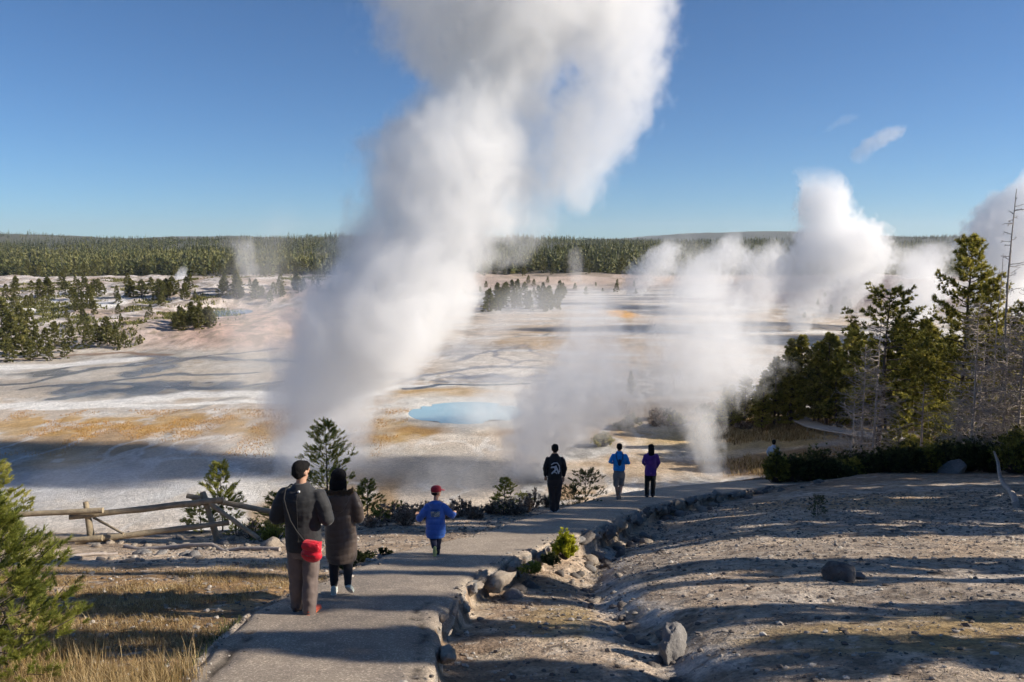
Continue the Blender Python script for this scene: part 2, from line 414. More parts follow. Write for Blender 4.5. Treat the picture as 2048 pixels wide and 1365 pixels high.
# --- near slope
X, Y = XF[:i1], YF[:i1]
dR, pR = poly_dist(X, Y, PR); dL, pL = poly_dist(X, Y, PL); dG, _ = poly_dist(X, Y, GULLY)
f1 = fbm(X/1.5, Y/.8, 5, 130); f2 = fbm(X/.35, Y/.35, 4, 131); f3 = fbm(X/5, Y/2.2, 4, 132); f4 = fbm(X/.09, Y/.09, 3, 133)
slope = np.zeros(X.shape+(3,)); slope[:] = (.47,.41,.345)
slope = lerp(slope, (.50,.485,.47), ss(.50,.62,f3)*.7)
slope = lerp(slope, (.33,.265,.205), ss(.52,.62,f1)*.6)
slope = lerp(slope, (.29,.27,.25), ss(.50,.60,fbm(X/3.2+8, Y/.9, 4, 134))*.55)
slope = lerp(slope, (.12,.095,.075), ss(.60,.70,f2)*.55)
slope = lerp(slope, (.30,.22,.09), blob(X, Y, (6.3,7.6,3.2,.9), .5, .6, 20)*.8)
slope = lerp(slope, (.33,.25,.08), blob(X, Y, (.55,9.6,.55,1.0), .5, .7, 21)*.8)
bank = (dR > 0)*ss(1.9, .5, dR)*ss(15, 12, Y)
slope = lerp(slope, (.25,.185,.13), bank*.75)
slope = lerp(slope, (.46,.41,.34), bank*ss(.50,.60,fbm(X/.5+3, Y/.5, 4, 135))*.8)
slope = lerp(slope, (.62,.62,.62), (ss(.55,.1,np.abs(dG+.25))*ss(.45,.6,fbm(X/.6, Y/.9, 3, 136))*.8)*(Y<18))
slope = lerp(slope, (.10,.085,.07), ss(.22,.05,np.abs(dG))*ss(.42,.58,f2)*.8*(Y<20))
slope = lerp(slope, (.40,.29,.17), blob(X, Y, (9.3,22.2,3.0,1.8), .5, .5, 22)*.7)
slope = lerp(slope, (.24,.15,.09), ss(24,27,Y-.1*X)*(X>7)*.6)
# left of the path
lf = ss(.0, .25, -dL)
left = np.zeros(X.shape+(3,)); left[:] = (.47,.405,.335)
left = lerp(left, (.36,.29,.22), ss(.50,.62,f1)*.8)
dry = ss(12.4, 10.6, Y+.35*(X+5)*.3+1.6*(fbm(X/1.5, Y/1.5, 3, 137)-.5))
left = lerp(left, (.33,.215,.10), dry*(.75+.25*f2))
left = lerp(left, (.17,.115,.06), dry*ss(.52,.64,f2)*.8)
left = lerp(left, (.21,.16,.12), blob(X, Y, (-4.5,15.4,5.,1.0), .4, .5, 23)*.6)
left = lerp(left, (.30,.25,.2), ss(15.3,16.4,Y)*ss(.45,.6,f2)*.6)
left = lerp(left, (.56,.40,.27), ss(19.5,21.5,Y)*.5)
slope = slope+(left-slope)*lf[..., None]
slope = lerp(slope, (.13,.105,.085), ss(.66,.74,fbm(X/.13, Y/.10, 3, 151))*.7)
slope = lerp(slope, (.55,.52,.48), ss(.68,.76,fbm(X/.2+9, Y/.16, 3, 152))*.6)
slope = slope*(1.12+.5*(f4-.5))[..., None]*np.array([1.10,1.0,.88])
C = np.zeros(XF.shape+(3,)); C[:i1] = slope; C[i0:] = C[i0:]*(1-isb[..., None])+basin*isb[..., None]
W0 = np.zeros(XF.shape); W0[i0:] = WET; WET = W0; X, Y = XF, YF
del slope, left, basin
nr, nc = X.shape
idx = np.arange(nr*nc).reshape(nr, nc)
F = np.stack([idx[:-1,:-1], idx[:-1,1:], idx[1:,1:], idx[1:,:-1]], -1).reshape(-1, 4)
V = np.stack([X, Y, Z], -1).reshape(-1, 3)
CA = np.concatenate([np.clip(C, .01, .9), WET[..., None]], -1).reshape(-1, 4)
g = NT('ground_mat')
a = g.n('ShaderNodeAttribute', attribute_name='Col')
pos = g.n('ShaderNodeNewGeometry').outputs['Position']
n1 = g.noise(pos, 22, 6, .7).outputs[0]; n2 = g.noise(pos, 3.2, 6, .7).outputs[0]; n3 = g.noise(pos, .35, 6, .68).outputs[0]
vor = g.n('ShaderNodeTexVoronoi', {'Vector': pos, 'Scale': 16.0, 'Randomness': 1.0}).outputs['Distance']
k = g.math('MULTIPLY', g.ramp(n1, [(.28,.52),(.72,1.42)]), g.ramp(n2, [(.3,.66),(.7,1.28)]))
k = g.math('MULTIPLY', k, g.ramp(n3, [(.3,.8),(.7,1.16)]))
cc = g.vm('SCALE', a.outputs['Color'], scale=k)
hh = g.math('ADD', g.math('MULTIPLY', n1, .35), g.math('ADD', g.math('MULTIPLY', n2, 1.1), g.math('MULTIPLY', vor, -.12)))
wetr = g.ramp(a.outputs['Alpha'], [(.25,.92),(.7,.22)])
bsd = g.surf(cc, .9, .35, hh, 1.0, .12)
g.t.links.new(wetr, bsd.inputs['Roughness'])
ground = link('ground', mesh_np('ground', V, F, g.m, True, {'Col': CA}))
tag(ground, 'pale mineral slope falling to a wide white and ochre geyser basin', kind='structure')
print('ground', len(V), time.time()-T0)

# ------------------------------------------------------------------ blue pools (water sheets in the basin)
def pool(name, E, col, label, seed, zz=.0, warp=.25, nn=90, rough=.12, wob=1):
    cx, cy_, rx, ry = E
    an = np.linspace(0, 2*np.pi, nn, endpoint=False)
    r = np.minimum(1.02+warp*(fbm(np.cos(an)*2.6+seed, np.sin(an)*2.6+seed, 4, seed)-.5)*2, 1.32)
    ring = [np.stack([cx+rx*r*np.cos(an)*q, cy_+ry*r*np.sin(an)*q], -1) for q in (1, .8, .5, .2)]
    P = np.concatenate(ring+[np.array([[cx, cy_]])])
    top = zz
    Vv = np.concatenate([P, np.full((len(P),1), top)], 1)
    F4 = [(q*nn+i, q*nn+(i+1)%nn, (q+1)*nn+(i+1)%nn, (q+1)*nn+i) for q in range(3) for i in range(nn)]
    F3 = [(3*nn+i, 3*nn+(i+1)%nn, 4*nn) for i in range(nn)]
    m = NT(name+'_mat'); ps = m.n('ShaderNodeNewGeometry').outputs['Position']
    nz = m.noise(m.vm('MULTIPLY', ps, (.08,.05,.1)), 1.0, 4, .6).outputs[0]
    c = m.ramp(nz, [(.30, tuple(q*.85+.06 for q in col)), (.5, col), (.7, tuple(min(.95, q*1.1+.12) for q in col))])
    m.surf(c, rough, .5, m.noise(ps, 2.0, 3).outputs[0], .06, .02)
    o = link(name, mesh_np(name, Vv, [np.array(F4), np.array(F3)], m.m, True))
    return tag(o, label, kind='structure')
pool('pool_water', ell(933, 824, 128, 24), (.40,.58,.62), 'milky turquoise hot pool in the middle of the basin', 3, -.06, .52)
pool('pool_water', ell(452, 643, 52, 9), (.12,.33,.60), 'small blue pool behind the pink mound', 5, 2.16, .3)
# ------------------------------------------------------------------ asphalt path with broken edges
def resample(P, n):
    P = np.asarray(P, float); d = np.concatenate([[0], np.cumsum(np.linalg.norm(np.diff(P, axis=0), axis=1))])
    s = np.linspace(0, d[-1], n); return np.stack([np.interp(s, d, P[:, k]) for k in range(P.shape[1])], -1)
NA, NW = 420, 30
pl = resample(PL, NA); pr_ = resample(PR, NA)
# even both edges out so that rows run straight across
ys = np.concatenate([np.linspace(3.0, 26, 340), np.linspace(26.2, 33.2, 80)])
def xat(P, y): return np.interp(y, P[:, 1], P[:, 0])
ylow = 3.0
# rows between matching parameters of both edges
par = np.linspace(0, 1, NA)
jl = .07*(fbm(pl[:,0]*3, pl[:,1]*3, 4, 201)-.5)+.16*(fbm(pl[:,0]*.9, pl[:,1]*.9, 3, 202)-.5)
jr = .10*(fbm(pr_[:,0]*3, pr_[:,1]*3, 4, 203)-.5)+.12*(fbm(pr_[:,0]*1.1, pr_[:,1]*1.1, 3, 204)-.5)
def nrm(P):
    d = np.gradient(P, axis=0); d /= np.linalg.norm(d, axis=1)[:, None]; return np.stack([d[:,1], -d[:,0]], -1)
EL = pl+nrm(pl)*jl[:, None]; ER = pr_+nrm(pr_)*(jr+.02)[:, None]
q = np.linspace(0, 1, NW)
PXY = EL[:, None]*(1-q)[None, :, None]+ER[:, None]*q[None, :, None]
px, py = PXY[..., 0], PXY[..., 1]
crack = np.array([on_plane(*p) for p in [(380,1400),(405,1368),(432,1338),(455,1318),(468,1296),(492,1278),(500,1262)]])
dc, _ = poly_dist(px+.05*(fbm(px*5, py*5, 3, 210)-.5), py, crack)
cr = np.exp(-(dc/.026)**2)
crack2 = np.array([on_plane(*p) for p in [(840,1365),(835,1300),(848,1262),(828,1225),(852,1205)]])
dc2, _ = poly_dist(px+.16*(fbm(px*4, py*4, 3, 211)-.5), py, crack2); cr2 = np.exp(-(dc2/.02)**2)
edge = np.minimum(q, 1-q)[None, :]*np.linalg.norm(ER-EL, axis=1)[:, None]
pz = P0-P1*py+.012*(fbm(px*.8, py*.8, 3, 212)-.5)-.035*ss(.12, 0, edge)-.03*cr-.02*cr2+.03*(fbm(px*4, py*4, 3, 213)-.5)*ss(.35, .05, edge)
pc = np.zeros(px.shape+(4,)); pc[:] = (.30,.275,.25,0)
def lerp4(c, col, m): return c+(np.array(col+(0,))-c)*m[..., None]
pc = lerp4(pc, (.30,.28,.25), ss(.30, .04, edge)*.6); pc = lerp4(pc, (.33,.30,.26), ss(.5,.65,fbm(px*.7, py*.7, 4, 214))*.35)
pc = lerp4(pc, (.17,.16,.155), ss(.55,.62,fbm(px*1.9+4, py*1.6, 4, 216))*.4); pc = lerp4(pc, (.42,.38,.33), ss(.60,.70,fbm(px*2.4, py*2.1, 4, 217))*.4)
pc = lerp4(pc, (.14,.135,.135), ss(.55,.66,fbm(px*.5+4, py*.9, 4, 215))*.35)
farther = ss(9, 14, py); pc = lerp4(pc, (.37,.335,.29), farther*.5)
pc = lerp4(pc, (.035,.03,.025), np.clip(cr+cr2*.9, 0, 1))
leftc = ss(.0,.02,-dc)*(py < 8.2)*(np.abs(dc)<1); pc = lerp4(pc, (.31,.285,.25), leftc*.5)
pc[..., :3] *= np.array([1.14, 1.03, .90])
V = [np.stack([px, py, pz], -1).reshape(-1, 3)]
ii = np.arange(NA*NW).reshape(NA, NW)
F = [np.stack([ii[:-1,:-1], ii[:-1,1:], ii[1:,1:], ii[1:,:-1]], -1).reshape(-1, 4)]
nb = NA*NW; Cc = [pc.reshape(-1, 4)]
for side, col_i, E, sg in ((0, 0, EL, -1), (1, NW-1, ER, 1)):
    N2 = nrm(E)*sg; lv = []
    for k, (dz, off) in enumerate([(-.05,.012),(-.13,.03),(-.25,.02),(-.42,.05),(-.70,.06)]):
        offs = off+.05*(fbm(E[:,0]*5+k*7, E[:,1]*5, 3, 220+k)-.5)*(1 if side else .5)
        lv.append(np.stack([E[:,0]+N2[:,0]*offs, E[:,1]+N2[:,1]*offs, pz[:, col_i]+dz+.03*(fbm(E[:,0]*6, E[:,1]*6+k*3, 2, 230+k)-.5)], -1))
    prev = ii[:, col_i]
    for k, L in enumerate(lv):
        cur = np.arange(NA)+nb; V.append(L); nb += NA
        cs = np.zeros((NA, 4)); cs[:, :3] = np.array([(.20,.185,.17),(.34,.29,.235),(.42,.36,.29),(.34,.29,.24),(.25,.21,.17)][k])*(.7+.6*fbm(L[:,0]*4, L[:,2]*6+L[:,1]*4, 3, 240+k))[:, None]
        Cc.append(cs)
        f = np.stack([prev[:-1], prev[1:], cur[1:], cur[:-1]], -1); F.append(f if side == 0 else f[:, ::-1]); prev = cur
pm = NT('asphalt'); a = pm.n('ShaderNodeAttribute', attribute_name='Col'); pos = pm.n('ShaderNodeNewGeometry').outputs['Position']
n1 = pm.noise(pos, 95, 4, .75).outputs[0]; n2 = pm.noise(pos, 2.5, 5, .65).outputs[0]
vo = pm.n('ShaderNodeTexVoronoi', {'Vector': pos, 'Scale': 70.0}).outputs['Color']
vb = pm.n('ShaderNodeSeparateColor', {0: vo}).outputs[0]
k = pm.math('MULTIPLY', pm.ramp(n1, [(.3,.72),(.7,1.28)]), pm.ramp(n2, [(.3,.85),(.7,1.13)]))
k = pm.math('MULTIPLY', k, pm.ramp(vb, [(0,.75),(.8,1.05),(.95,1.6)]))
pm.surf(pm.vm('SCALE', a.outputs['Color'], scale=k), .88, .3, pm.math('ADD', n1, pm.math('MULTIPLY', n2, .4)), .7, .012)
path = link('path', mesh_np('path', np.concatenate(V), np.concatenate(F), pm.m, True, {'Col': np.concatenate(Cc)}))
tag(path, 'worn grey asphalt footpath curving downhill with broken edges', kind='structure')

# ------------------------------------------------------------------ rocks
from mathutils import noise as mn
def ico(sub):
    b = bmesh.new(); bmesh.ops.create_icosphere(b, subdivisions=sub, radius=1)
    v = np.array([p.co[:] for p in b.verts]); f = np.array([[q.index for q in p.verts] for p in b.faces]); b.free(); return v, f
ICO = {k: ico(k) for k in (1, 2, 3, 4)}
def rock_shape(size, seed, sub=3, cuts=9, rough=.10, flat=.35):
    r = np.random.default_rng(seed); v, f = ICO[sub]; v = v.copy()
    for _ in range(cuts):
        n = r.normal(size=3); n /= np.linalg.norm(n); d = r.uniform(.55, .88)
        h = v@n; m = h > d; v[m] -= n*(h[m]-d)[:, None]*.92
    off = r.uniform(-50, 50, 3)
    ns = np.array([mn.fractal(Vector(p*1.8+off), .9, 2.1, 5) for p in v])
    v = v*(1+rough*ns)[:, None]
    v[:, 2] = np.where(v[:, 2] < -flat, -flat+(v[:, 2]+flat)*.2, v[:, 2])
    return v*np.array(size), f
def rock_mat(name, c1, c2, c3, sc=6):
    m = NT(name); o = m.n('ShaderNodeTexCoord').outputs['Object']
    a = m.noise(o, sc, 6, .7).outputs[0]; b = m.noise(o, sc*3.3, 5, .7).outputs[0]; c = m.noise(o, sc*.5, 3, .5).outputs[0]
    col = m.mix(m.ramp(a, [(.40,0),(.62,1)]), c1, c2); col = m.mix(m.ramp(b, [(.56,0),(.70,1)]), col, c3)
    col = m.mix(1.0, col, m.ramp(c, [(.3,.75),(.7,1.2)]), 'MULTIPLY')
    m.surf(col, .9, .3, m.math('ADD', a, m.math('MULTIPLY', b, .5)), .8, .04); return m.m
RM = [rock_mat('sinter_stone', (.40,.34,.27), (.26,.215,.17), (.13,.11,.09)), rock_mat('grey_stone', (.25,.235,.22), (.17,.16,.15), (.36,.34,.31)), rock_mat('dark_stone', (.12,.105,.095), (.19,.17,.15), (.07,.06,.055))]
def rock(name, x, y, size, seed, mat, label, group=None, cat='rock', sink=.2, rz=None, sub=3, tilt=.15, **kw):
    v, f = rock_shape(size, seed, sub, **kw)
    o = link(name, mesh_np(name, v, f, RM[mat], True)); r = random.Random(seed)
    o.location = (x, y, Hs(x, y)+size[2]*(.35-sink)); o.rotation_euler = (r.uniform(-tilt, tilt), r.uniform(-tilt, tilt), r.uniform(0, 6.28) if rz is None else rz)
    return tag(o, label, cat, group)
p = at(1347, 1318)
rock('boulder', p.x, p.y+.05, (.235,.17,.30), 12, 1, 'pointed grey boulder standing by the gully at the bottom of the slope', cat='boulder', sink=.12, sub=4, rough=.26, cuts=18, tilt=.08, flat=.5)
p = at(1683, 1160)
rock('boulder', p.x, p.y+.05, (.27,.2,.20), 25, 2, 'rounded dark boulder lying alone on the bare grey slope', cat='boulder', sink=.05, rz=.2, sub=4, rough=.16, cuts=16)
p = at(1722, 1158)
rock('boulder', p.x, p.y+.05, (.11,.1,.06), 27, 1, 'small flat stone touching the rounded dark boulder', cat='boulder', sink=.0)
# stones along the right-hand edge of the path
eds = resample(PR[3:], 400); rr = random.Random(5); i = 0; k = 0
while i < 388:
    x, y = eds[i]; n = nrm(eds)[i]; s = rr.choice([rr.uniform(.06, .12), rr.uniform(.10, .2), rr.uniform(.15, .22)])*(.62+.011*y)
    if 9.2 < y < 13.2 and rr.random() < .25: i += rr.randint(5, 12); continue
    if y < 9.4: s *= .7; i += 3
    off = rr.uniform(-.06, .22); xx, yy = x+n[0]*off, y+n[1]*off
    v, f = rock_shape((s*rr.uniform(.9,2.2), s*rr.uniform(.5,1), s*rr.uniform(.45,1.1)), 300+k, 3, 15, .34, .6)
    o = link('edge_stone', mesh_np('edge_stone', v, f, RM[rr.choice([0,0,1]) if y < 15 else rr.choice([0,0,1,2])], True))
    o.location = (xx, yy, P0-P1*yy-s*rr.uniform(.45,1.3)-.02); o.rotation_euler = (rr.uniform(-.3,.3), rr.uniform(-.3,.3), math.atan2(-n[0], n[1])+rr.uniform(-.5,.5))
    where = 'near end of the path' if y < 9.5 else 'middle of the path' if y < 15 else 'far shaded bend of the path'
    tag(o, 'rough %s stone in the crumbling right-hand edge of the %s' % (['pale','grey','dark'][[m.name for m in RM].index(o.data.materials[0].name)], where), 'stone', 'stones along the crumbling path edge at the '+where)
    k += 1; i += int(max(2, s*1.15/ (np.linalg.norm(eds[1]-eds[0]))))
# loose stones on a lower tier under that edge
for k in range(46):
    i = rr.randint(60, 395); x, y = eds[min(i,399)]; n = nrm(eds)[min(i,399)]; off = rr.uniform(.2, .75 if y > 12 else .5); s = rr.uniform(.04, .11)*(1+.03*y)
    rock('loose_stone', x+n[0]*off, y+n[1]*off, (s*1.3, s, s*.7), 500+k, rr.choice([0,1,2,2]), 'fist sized loose stone lying at the foot of the path edge', 'loose stones at the foot of the path edge', 'stone', sub=2)
# dark rocks down the gully
for k in range(40):
    t = rr.uniform(1.2, 6); i = int(t); fx = t-i; gp = GULLY[i]*(1-fx)+GULLY[min(i+1, 7)]*fx; s = rr.uniform(.03, .09)
    rock('gully_stone', gp[0]+rr.gauss(0, .16), gp[1]+rr.gauss(0, .1), (s*1.4, s, s*.6), 600+k, rr.choice([0,2,2]), 'small dark angular stone lying in the gully on the slope', 'dark stones in the gully', 'stone', sub=2)
# stones in front of the rail fence
for k in range(60):
    u = rr.uniform(120, 590); v_ = rr.choice([rr.gauss(1092, 5), rr.gauss(1075, 6), rr.gauss(1110, 8)]); p = at(u, v_); s = rr.uniform(.04, .12)
    if p: rock('fence_stone', p.x, p.y, (s*1.5, s, s*.7), 700+k, rr.choice([0,0,1]), 'pale lumpy stone lying near the foot of the rail fence', 'pale stones under the rail fence', 'stone', sub=2)
p = at(545, 1094); rock('boulder', p.x, p.y, (.24,.18,.17), 71, 0, 'pale knobbly boulder at the fence end beside the dark jacketed man', cat='boulder', sink=.1)
p = at(1432, 990); rock('boulder', p.x, p.y, (.18,.14,.13), 72, 1, 'whitish rounded stone in the far path edge below the steam', cat='boulder', sink=.0)
# gravel: too many to count
gv, gf = [], []; n0 = 0; r = np.random.default_rng(3); v1, f1 = ICO[1]
NP_ = 15000; gx = r.uniform(-7, 16, NP_*2); gy = 5+19*r.uniform(0, 1, NP_*2)**1.3
dR, _ = poly_dist(gx, gy, PR); dL, _ = poly_dist(gx, gy, PL); ok = ((dR > .15) | (dL < -.15) | (((dR > -.35*r.uniform(0,1,NP_*2)**2) | (dL < .35*r.uniform(0,1,NP_*2)**2)) & (gy < 16))) & (np.abs(gx) < gy*.85+1)
on = ((dR < 0) & (dL > 0))[ok][:NP_]; gx, gy = gx[ok][:NP_], gy[ok][:NP_]; gz = np.where(on, P0-P1*gy, H(gx, gy)); sz = .004+.026*r.uniform(0, 1, len(gx))**6+.0006*gy
vv = v1[None]*(1+.25*r.normal(size=(len(gx), len(v1), 1)))*sz[:, None, None]*np.array([1.3, 1, .7])
vv = vv+np.stack([gx, gy, gz+sz*.3], -1)[:, None]
ff = f1[None]+(np.arange(len(gx))*len(v1))[:, None, None]
gt = np.repeat(r.uniform(0, 1, len(gx))**1.2, len(v1))
m = NT('gravel_mat'); tn = m.n('ShaderNodeAttribute', attribute_name='tint').outputs['Fac']
m.surf(m.ramp(tn, [(0,(.12,.10,.085)),(.5,(.27,.235,.20)),(1,(.50,.46,.40))]), .9, .3)
tag(link('gravel', mesh_np('gravel', vv.reshape(-1,3), ff.reshape(-1,3), m.m, False, {'tint': gt})), 'small dark and pale pebbles strewn over the mineral slope', 'gravel', kind='stuff')
print('path', time.time()-T0)
# ------------------------------------------------------------------ foliage
def foliage_mat(name, lo, mid, hi, tr=.25):
    m = NT(name); t = m.n('ShaderNodeAttribute', attribute_name='tint').outputs['Fac']
    oi = m.n('ShaderNodeObjectInfo').outputs['Random']
    t = m.math('ADD', t, m.math('MULTIPLY', m.math('SUBTRACT', oi, .5), .25))
    c = m.ramp(t, [(.1, lo), (.55, mid), (.95, hi)])
    b = m.n('ShaderNodeBsdfPrincipled', {'Roughness': .6, 'Specular IOR Level': .25, 'Base Color': c})
    tl = m.n('ShaderNodeBsdfTranslucent', {'Color': c}); mx = m.n('ShaderNodeMixShader', {0: tr, 1: b.outputs[0], 2: tl.outputs[0]})
    m.t.links.new(mx.outputs[0], m.out.inputs[0]); return m.m
PINE = foliage_mat('pine_needles', (.075,.085,.018), (.30,.28,.055), (.54,.46,.11), .5)
PINEG = foliage_mat('fresh_needles', (.11,.14,.03), (.30,.32,.06), (.55,.50,.14), .5)
FARM = foliage_mat('far_conifers', (.06,.065,.024), (.17,.175,.055), (.30,.27,.09), .4)
BUSHM = foliage_mat('bright_leaves', (.26,.28,.02), (.62,.60,.04), (.78,.74,.10), .45)
DARKM = foliage_mat('dark_shrub', (.025,.035,.012), (.085,.10,.03), (.19,.20,.06))
HEATH = foliage_mat('heath', (.13,.09,.065), (.34,.26,.20), (.55,.48,.41), .3)
GRASSM = foliage_mat('dry_grass', (.14,.085,.03), (.40,.28,.12), (.66,.52,.30), .3)
BARK = plain('pine_bark', (.11,.09,.075), .95, .4, 14, .2, .8, .02)
DEAD = plain('dead_wood', (.37,.325,.29), .9, .3, 10, .2, .6, .02)
WOOD = plain('weathered_rail', (.34,.28,.19), .9, .35, 7, .2, .9, .02)

def blades(c, d, n, L, W, spread, r, tint, tj=.2):
    """n thin triangles per centre c (k,3) fanned about direction d (k,3)"""
    k = len(c); c = np.repeat(c, n, 0); d = np.repeat(d, n, 0); L = np.repeat(np.broadcast_to(L, k), n)*r.uniform(.6, 1.15, k*n)
    q = r.normal(size=(k*n, 3)); q -= (q*d).sum(1)[:, None]*d; q /= np.linalg.norm(q, axis=1)[:, None]+1e-9
    sp = spread*r.uniform(.3, 1.2, (k*n, 1)); e = d+q*sp; e /= np.linalg.norm(e, axis=1)[:, None]
    s = np.cross(e, r.normal(size=(k*n, 3))); s /= np.linalg.norm(s, axis=1)[:, None]+1e-9
    b0 = c+s*(W/2); b1 = c-s*(W/2); tip = c+e*L[:, None]
    V = np.stack([b0, b1, tip], 1).reshape(-1, 3)
    T = np.repeat(np.clip(np.repeat(np.broadcast_to(tint, k), n)+r.normal(size=k*n)*tj*.5, 0, 1), 3)
    return V, np.arange(k*n*3).reshape(-1, 3), T
def make_pine(h, lo, R, nb, ns, nbl, bl, bw, seed, rt=None, spread=1.1, prof=.8, tip=.1, along=0, tintb=.5, limbs=True, wob=.02, jag=.35):
    r = np.random.default_rng(seed); tr = MB(); rt = rt or h*.016
    nz = 9; zz = np.linspace(-.25, h, nz); off = np.cumsum(r.normal(size=(nz, 2))*wob*h*.25, 0); off[0:2] = 0
    P = np.column_stack([off, zz]); tr.tube(P, rt*(1-zz.clip(0)/h*.93), 7, .5)
    cen = []; dr = []; tn = []
    for i in range(nb):
        s = ((i+r.uniform(0,1))/nb)**.85; z = h*(lo+(1-lo)*s); az = i*2.4+r.uniform(-.6, .6)
        L = R*((1-s)**prof*(1-jag+2*jag*r.uniform())*min(1, .55+s*3)+tip*.5)
        base = np.array([np.interp(z, zz, off[:,0]), np.interp(z, zz, off[:,1]), z])
        el = -.15+.75*s+r.uniform(-.15, .15); o = np.array([math.cos(az), math.sin(az), 0])
        m = 5; tt_ = np.linspace(0, 1, m); pts = base+np.outer(tt_*L*math.cos(el), o)+np.outer(tt_*L*math.sin(el)+.22*L*tt_**2, [0,0,1])
        pts[1:-1] += r.normal(size=(m-2, 3))*L*.03
        if limbs and L > .02: tr.tube(pts, np.linspace(max(rt*.26*(1-s*.6), .004), .003, m), 4, .5, False)
        nn = max(2, int(ns*(.35+L/R)))
        a = r.uniform(.28 if L > R*.3 else .1, 1.0, nn)**.8; sidev = np.cross(o, [0,0,1])
        sw = (1-a*.6)*L*.42*r.choice([-1,1], nn)*r.uniform(.1, 1, nn)
        c = np.stack([np.interp(a, tt_, pts[:, k]) for k in range(3)], -1)+sw[:, None]*sidev+np.outer(np.abs(sw)*.25, o)
        c[:, 2] += r.normal(size=nn)*L*.05
        d = o*.8+np.outer(np.sign(sw)*.6, sidev)+np.array([0,0,.75])+r.normal(size=(nn,3))*.25; d /= np.linalg.norm(d, axis=1)[:, None]
        cen.append(c); dr.append(d); tn.append(np.clip(tintb+.16*(a-.5)+r.normal(size=nn)*.17+r.normal()*.10, 0, 1))
    top = np.array([[off[-1,0], off[-1,1], h-bl*.3]]); cen.append(top); dr.append(np.array([[0,0,1.]])); tn.append(np.array([.6]))
    cen = np.concatenate(cen); dr = np.concatenate(dr); tn = np.concatenate(tn)
    if along:      # bottle-brush shoots: several fans along each shoot
        K = 4; cs = np.concatenate([cen+dr*(j/K)*along for j in range(K)]); dr2 = np.tile(dr, (K,1)); tn2 = np.tile(tn, K)
        V, F, T = blades(cs, dr2, max(3, nbl//K), bl, bw, spread, r, tn2)
    else: V, F, T = blades(cen, dr, nbl, bl, bw, spread, r, tn)
    return tr, (V, F, T)
PROTO = {}
def proto(key, mat, trunkmat=None, **kw):
    tr, (V, F, T) = make_pine(**kw)
    PROTO[key] = (tr.mesh('trunk', trunkmat or BARK, True), mesh_np('crown', V, F, mat, False, {'tint': T}), kw['h'])
def plant_tree(key, loc, height, label, group=None, cat='tree', name='pine_tree', rz=None, wide=1.0, parts=True, rnd=random.Random(99), tilt=0):
    tm, cm, h = PROTO[key]; s = height/h
    o = empty(name, loc, rnd.uniform(0, 6.28) if rz is None else rz); o.scale = (s*wide, s*wide, s)
    if tilt: o.rotation_euler.x = tilt
    link('trunk', tm, o); link('crown', cm, o)
    return tag(o, label, cat, group)
# mid-distance lodgepoles
for i in range(4): proto('mid%d' % i, PINE, h=10, lo=.04+.02*i, R=1.8+.15*i, nb=100, ns=24, nbl=13, bl=.27, bw=.085, seed=40+i, jag=.4, prof=.7, tip=.15)
proto('tall0', PINE, h=12, lo=.16, R=2.3, nb=100, ns=34, nbl=14, bl=.20, bw=.05, seed=51, jag=.5, prof=.62, tip=.12, wob=.012)
proto('tall1', PINE, h=12, lo=.22, R=1.75, nb=86, ns=28, nbl=14, bl=.20, bw=.05, seed=53, jag=.5, prof=.6, tip=.2, wob=.02)
proto('open0', PINE, h=10, lo=.42, R=1.7, nb=52, ns=24, nbl=15, bl=.20, bw=.05, seed=55, jag=.5, prof=.35, tip=.35, tintb=.45)
def place(u, vb, vt, key, label, group=None, y=None, **kw):
    p = at(u, vb) if y is None else Vector((atd(u, vb, y).x, y, Hs(atd(u, vb, y).x, y)))
    top = atd(u, vt, p.y).z; return plant_tree(key, p-Vector((0,0,.05)), top-p.z, label, group, **kw)
G = 'pines in the stand on the right beyond the grassy flat'
rs2 = random.Random(77)
for i in range(13): place(1440+i*38+rs2.uniform(-10, 10), 846+rs2.uniform(-6, 4), (780 if i < 3 else 690)+rs2.uniform(-20, 40), 'mid%d' % (i % 4), 'yellow green pine of middle height in the stand behind the boardwalk', G, wide=1.15)
for i, (u, vb, vt, k) in enumerate([(1462,856,770,'mid1'),(1490,850,752,'mid3'),(1522,858,742,'mid0'),(1548,852,716,'mid2'),(1576,850,702,'mid0'),(1600,846,672,'mid1'),(1628,850,686,'mid3'),(1652,852,668,'mid2'),(1690,850,652,'mid0'),(1672,856,700,'mid1'),(1716,852,690,'mid2'),
    (1788,858,640,'mid1'),(1812,856,660,'mid2'),(1832,860,642,'mid0'),(1852,862,655,'mid3'),(1872,866,690,'mid1'),(1890,860,672,'mid2'),(1770,860,700,'mid0'),(1740,858,705,'mid3'),(1930,870,640,'mid1'),(1975,872,650,'mid2'),(2020,870,640,'mid0')]):
    place(u, vb, vt, k, 'yellow green pine of middle height in the stand behind the boardwalk', G, wide=1.2)
place(1754, 918, 586, 'open0', 'open crowned pine with a bare lower trunk in front of the pine stand', y=42, wide=1.15)
place(1912, 930, 474, 'tall0', 'tallest full pine standing against the steam at the right side', y=41)
place(1962, 935, 560, 'tall1', 'slim dark pine close beside the tallest full pine', y=39)
place(2052, 935, 560, 'tall0', 'dark pine cut off by the right edge of the picture', y=37)
place(1868, 932, 760, 'mid2', 'short dark pine under the tallest full pine', y=46)
place(1798, 925, 790, 'mid1', 'short dark pine between the open crowned pine and the tallest pine', y=50)
place(2025, 955, 850, 'mid3', 'small bright green pine low at the right picture edge', y=33)
place(1262, 790, 742, 'mid0', 'lone little pine half veiled in steam in the middle of the basin')
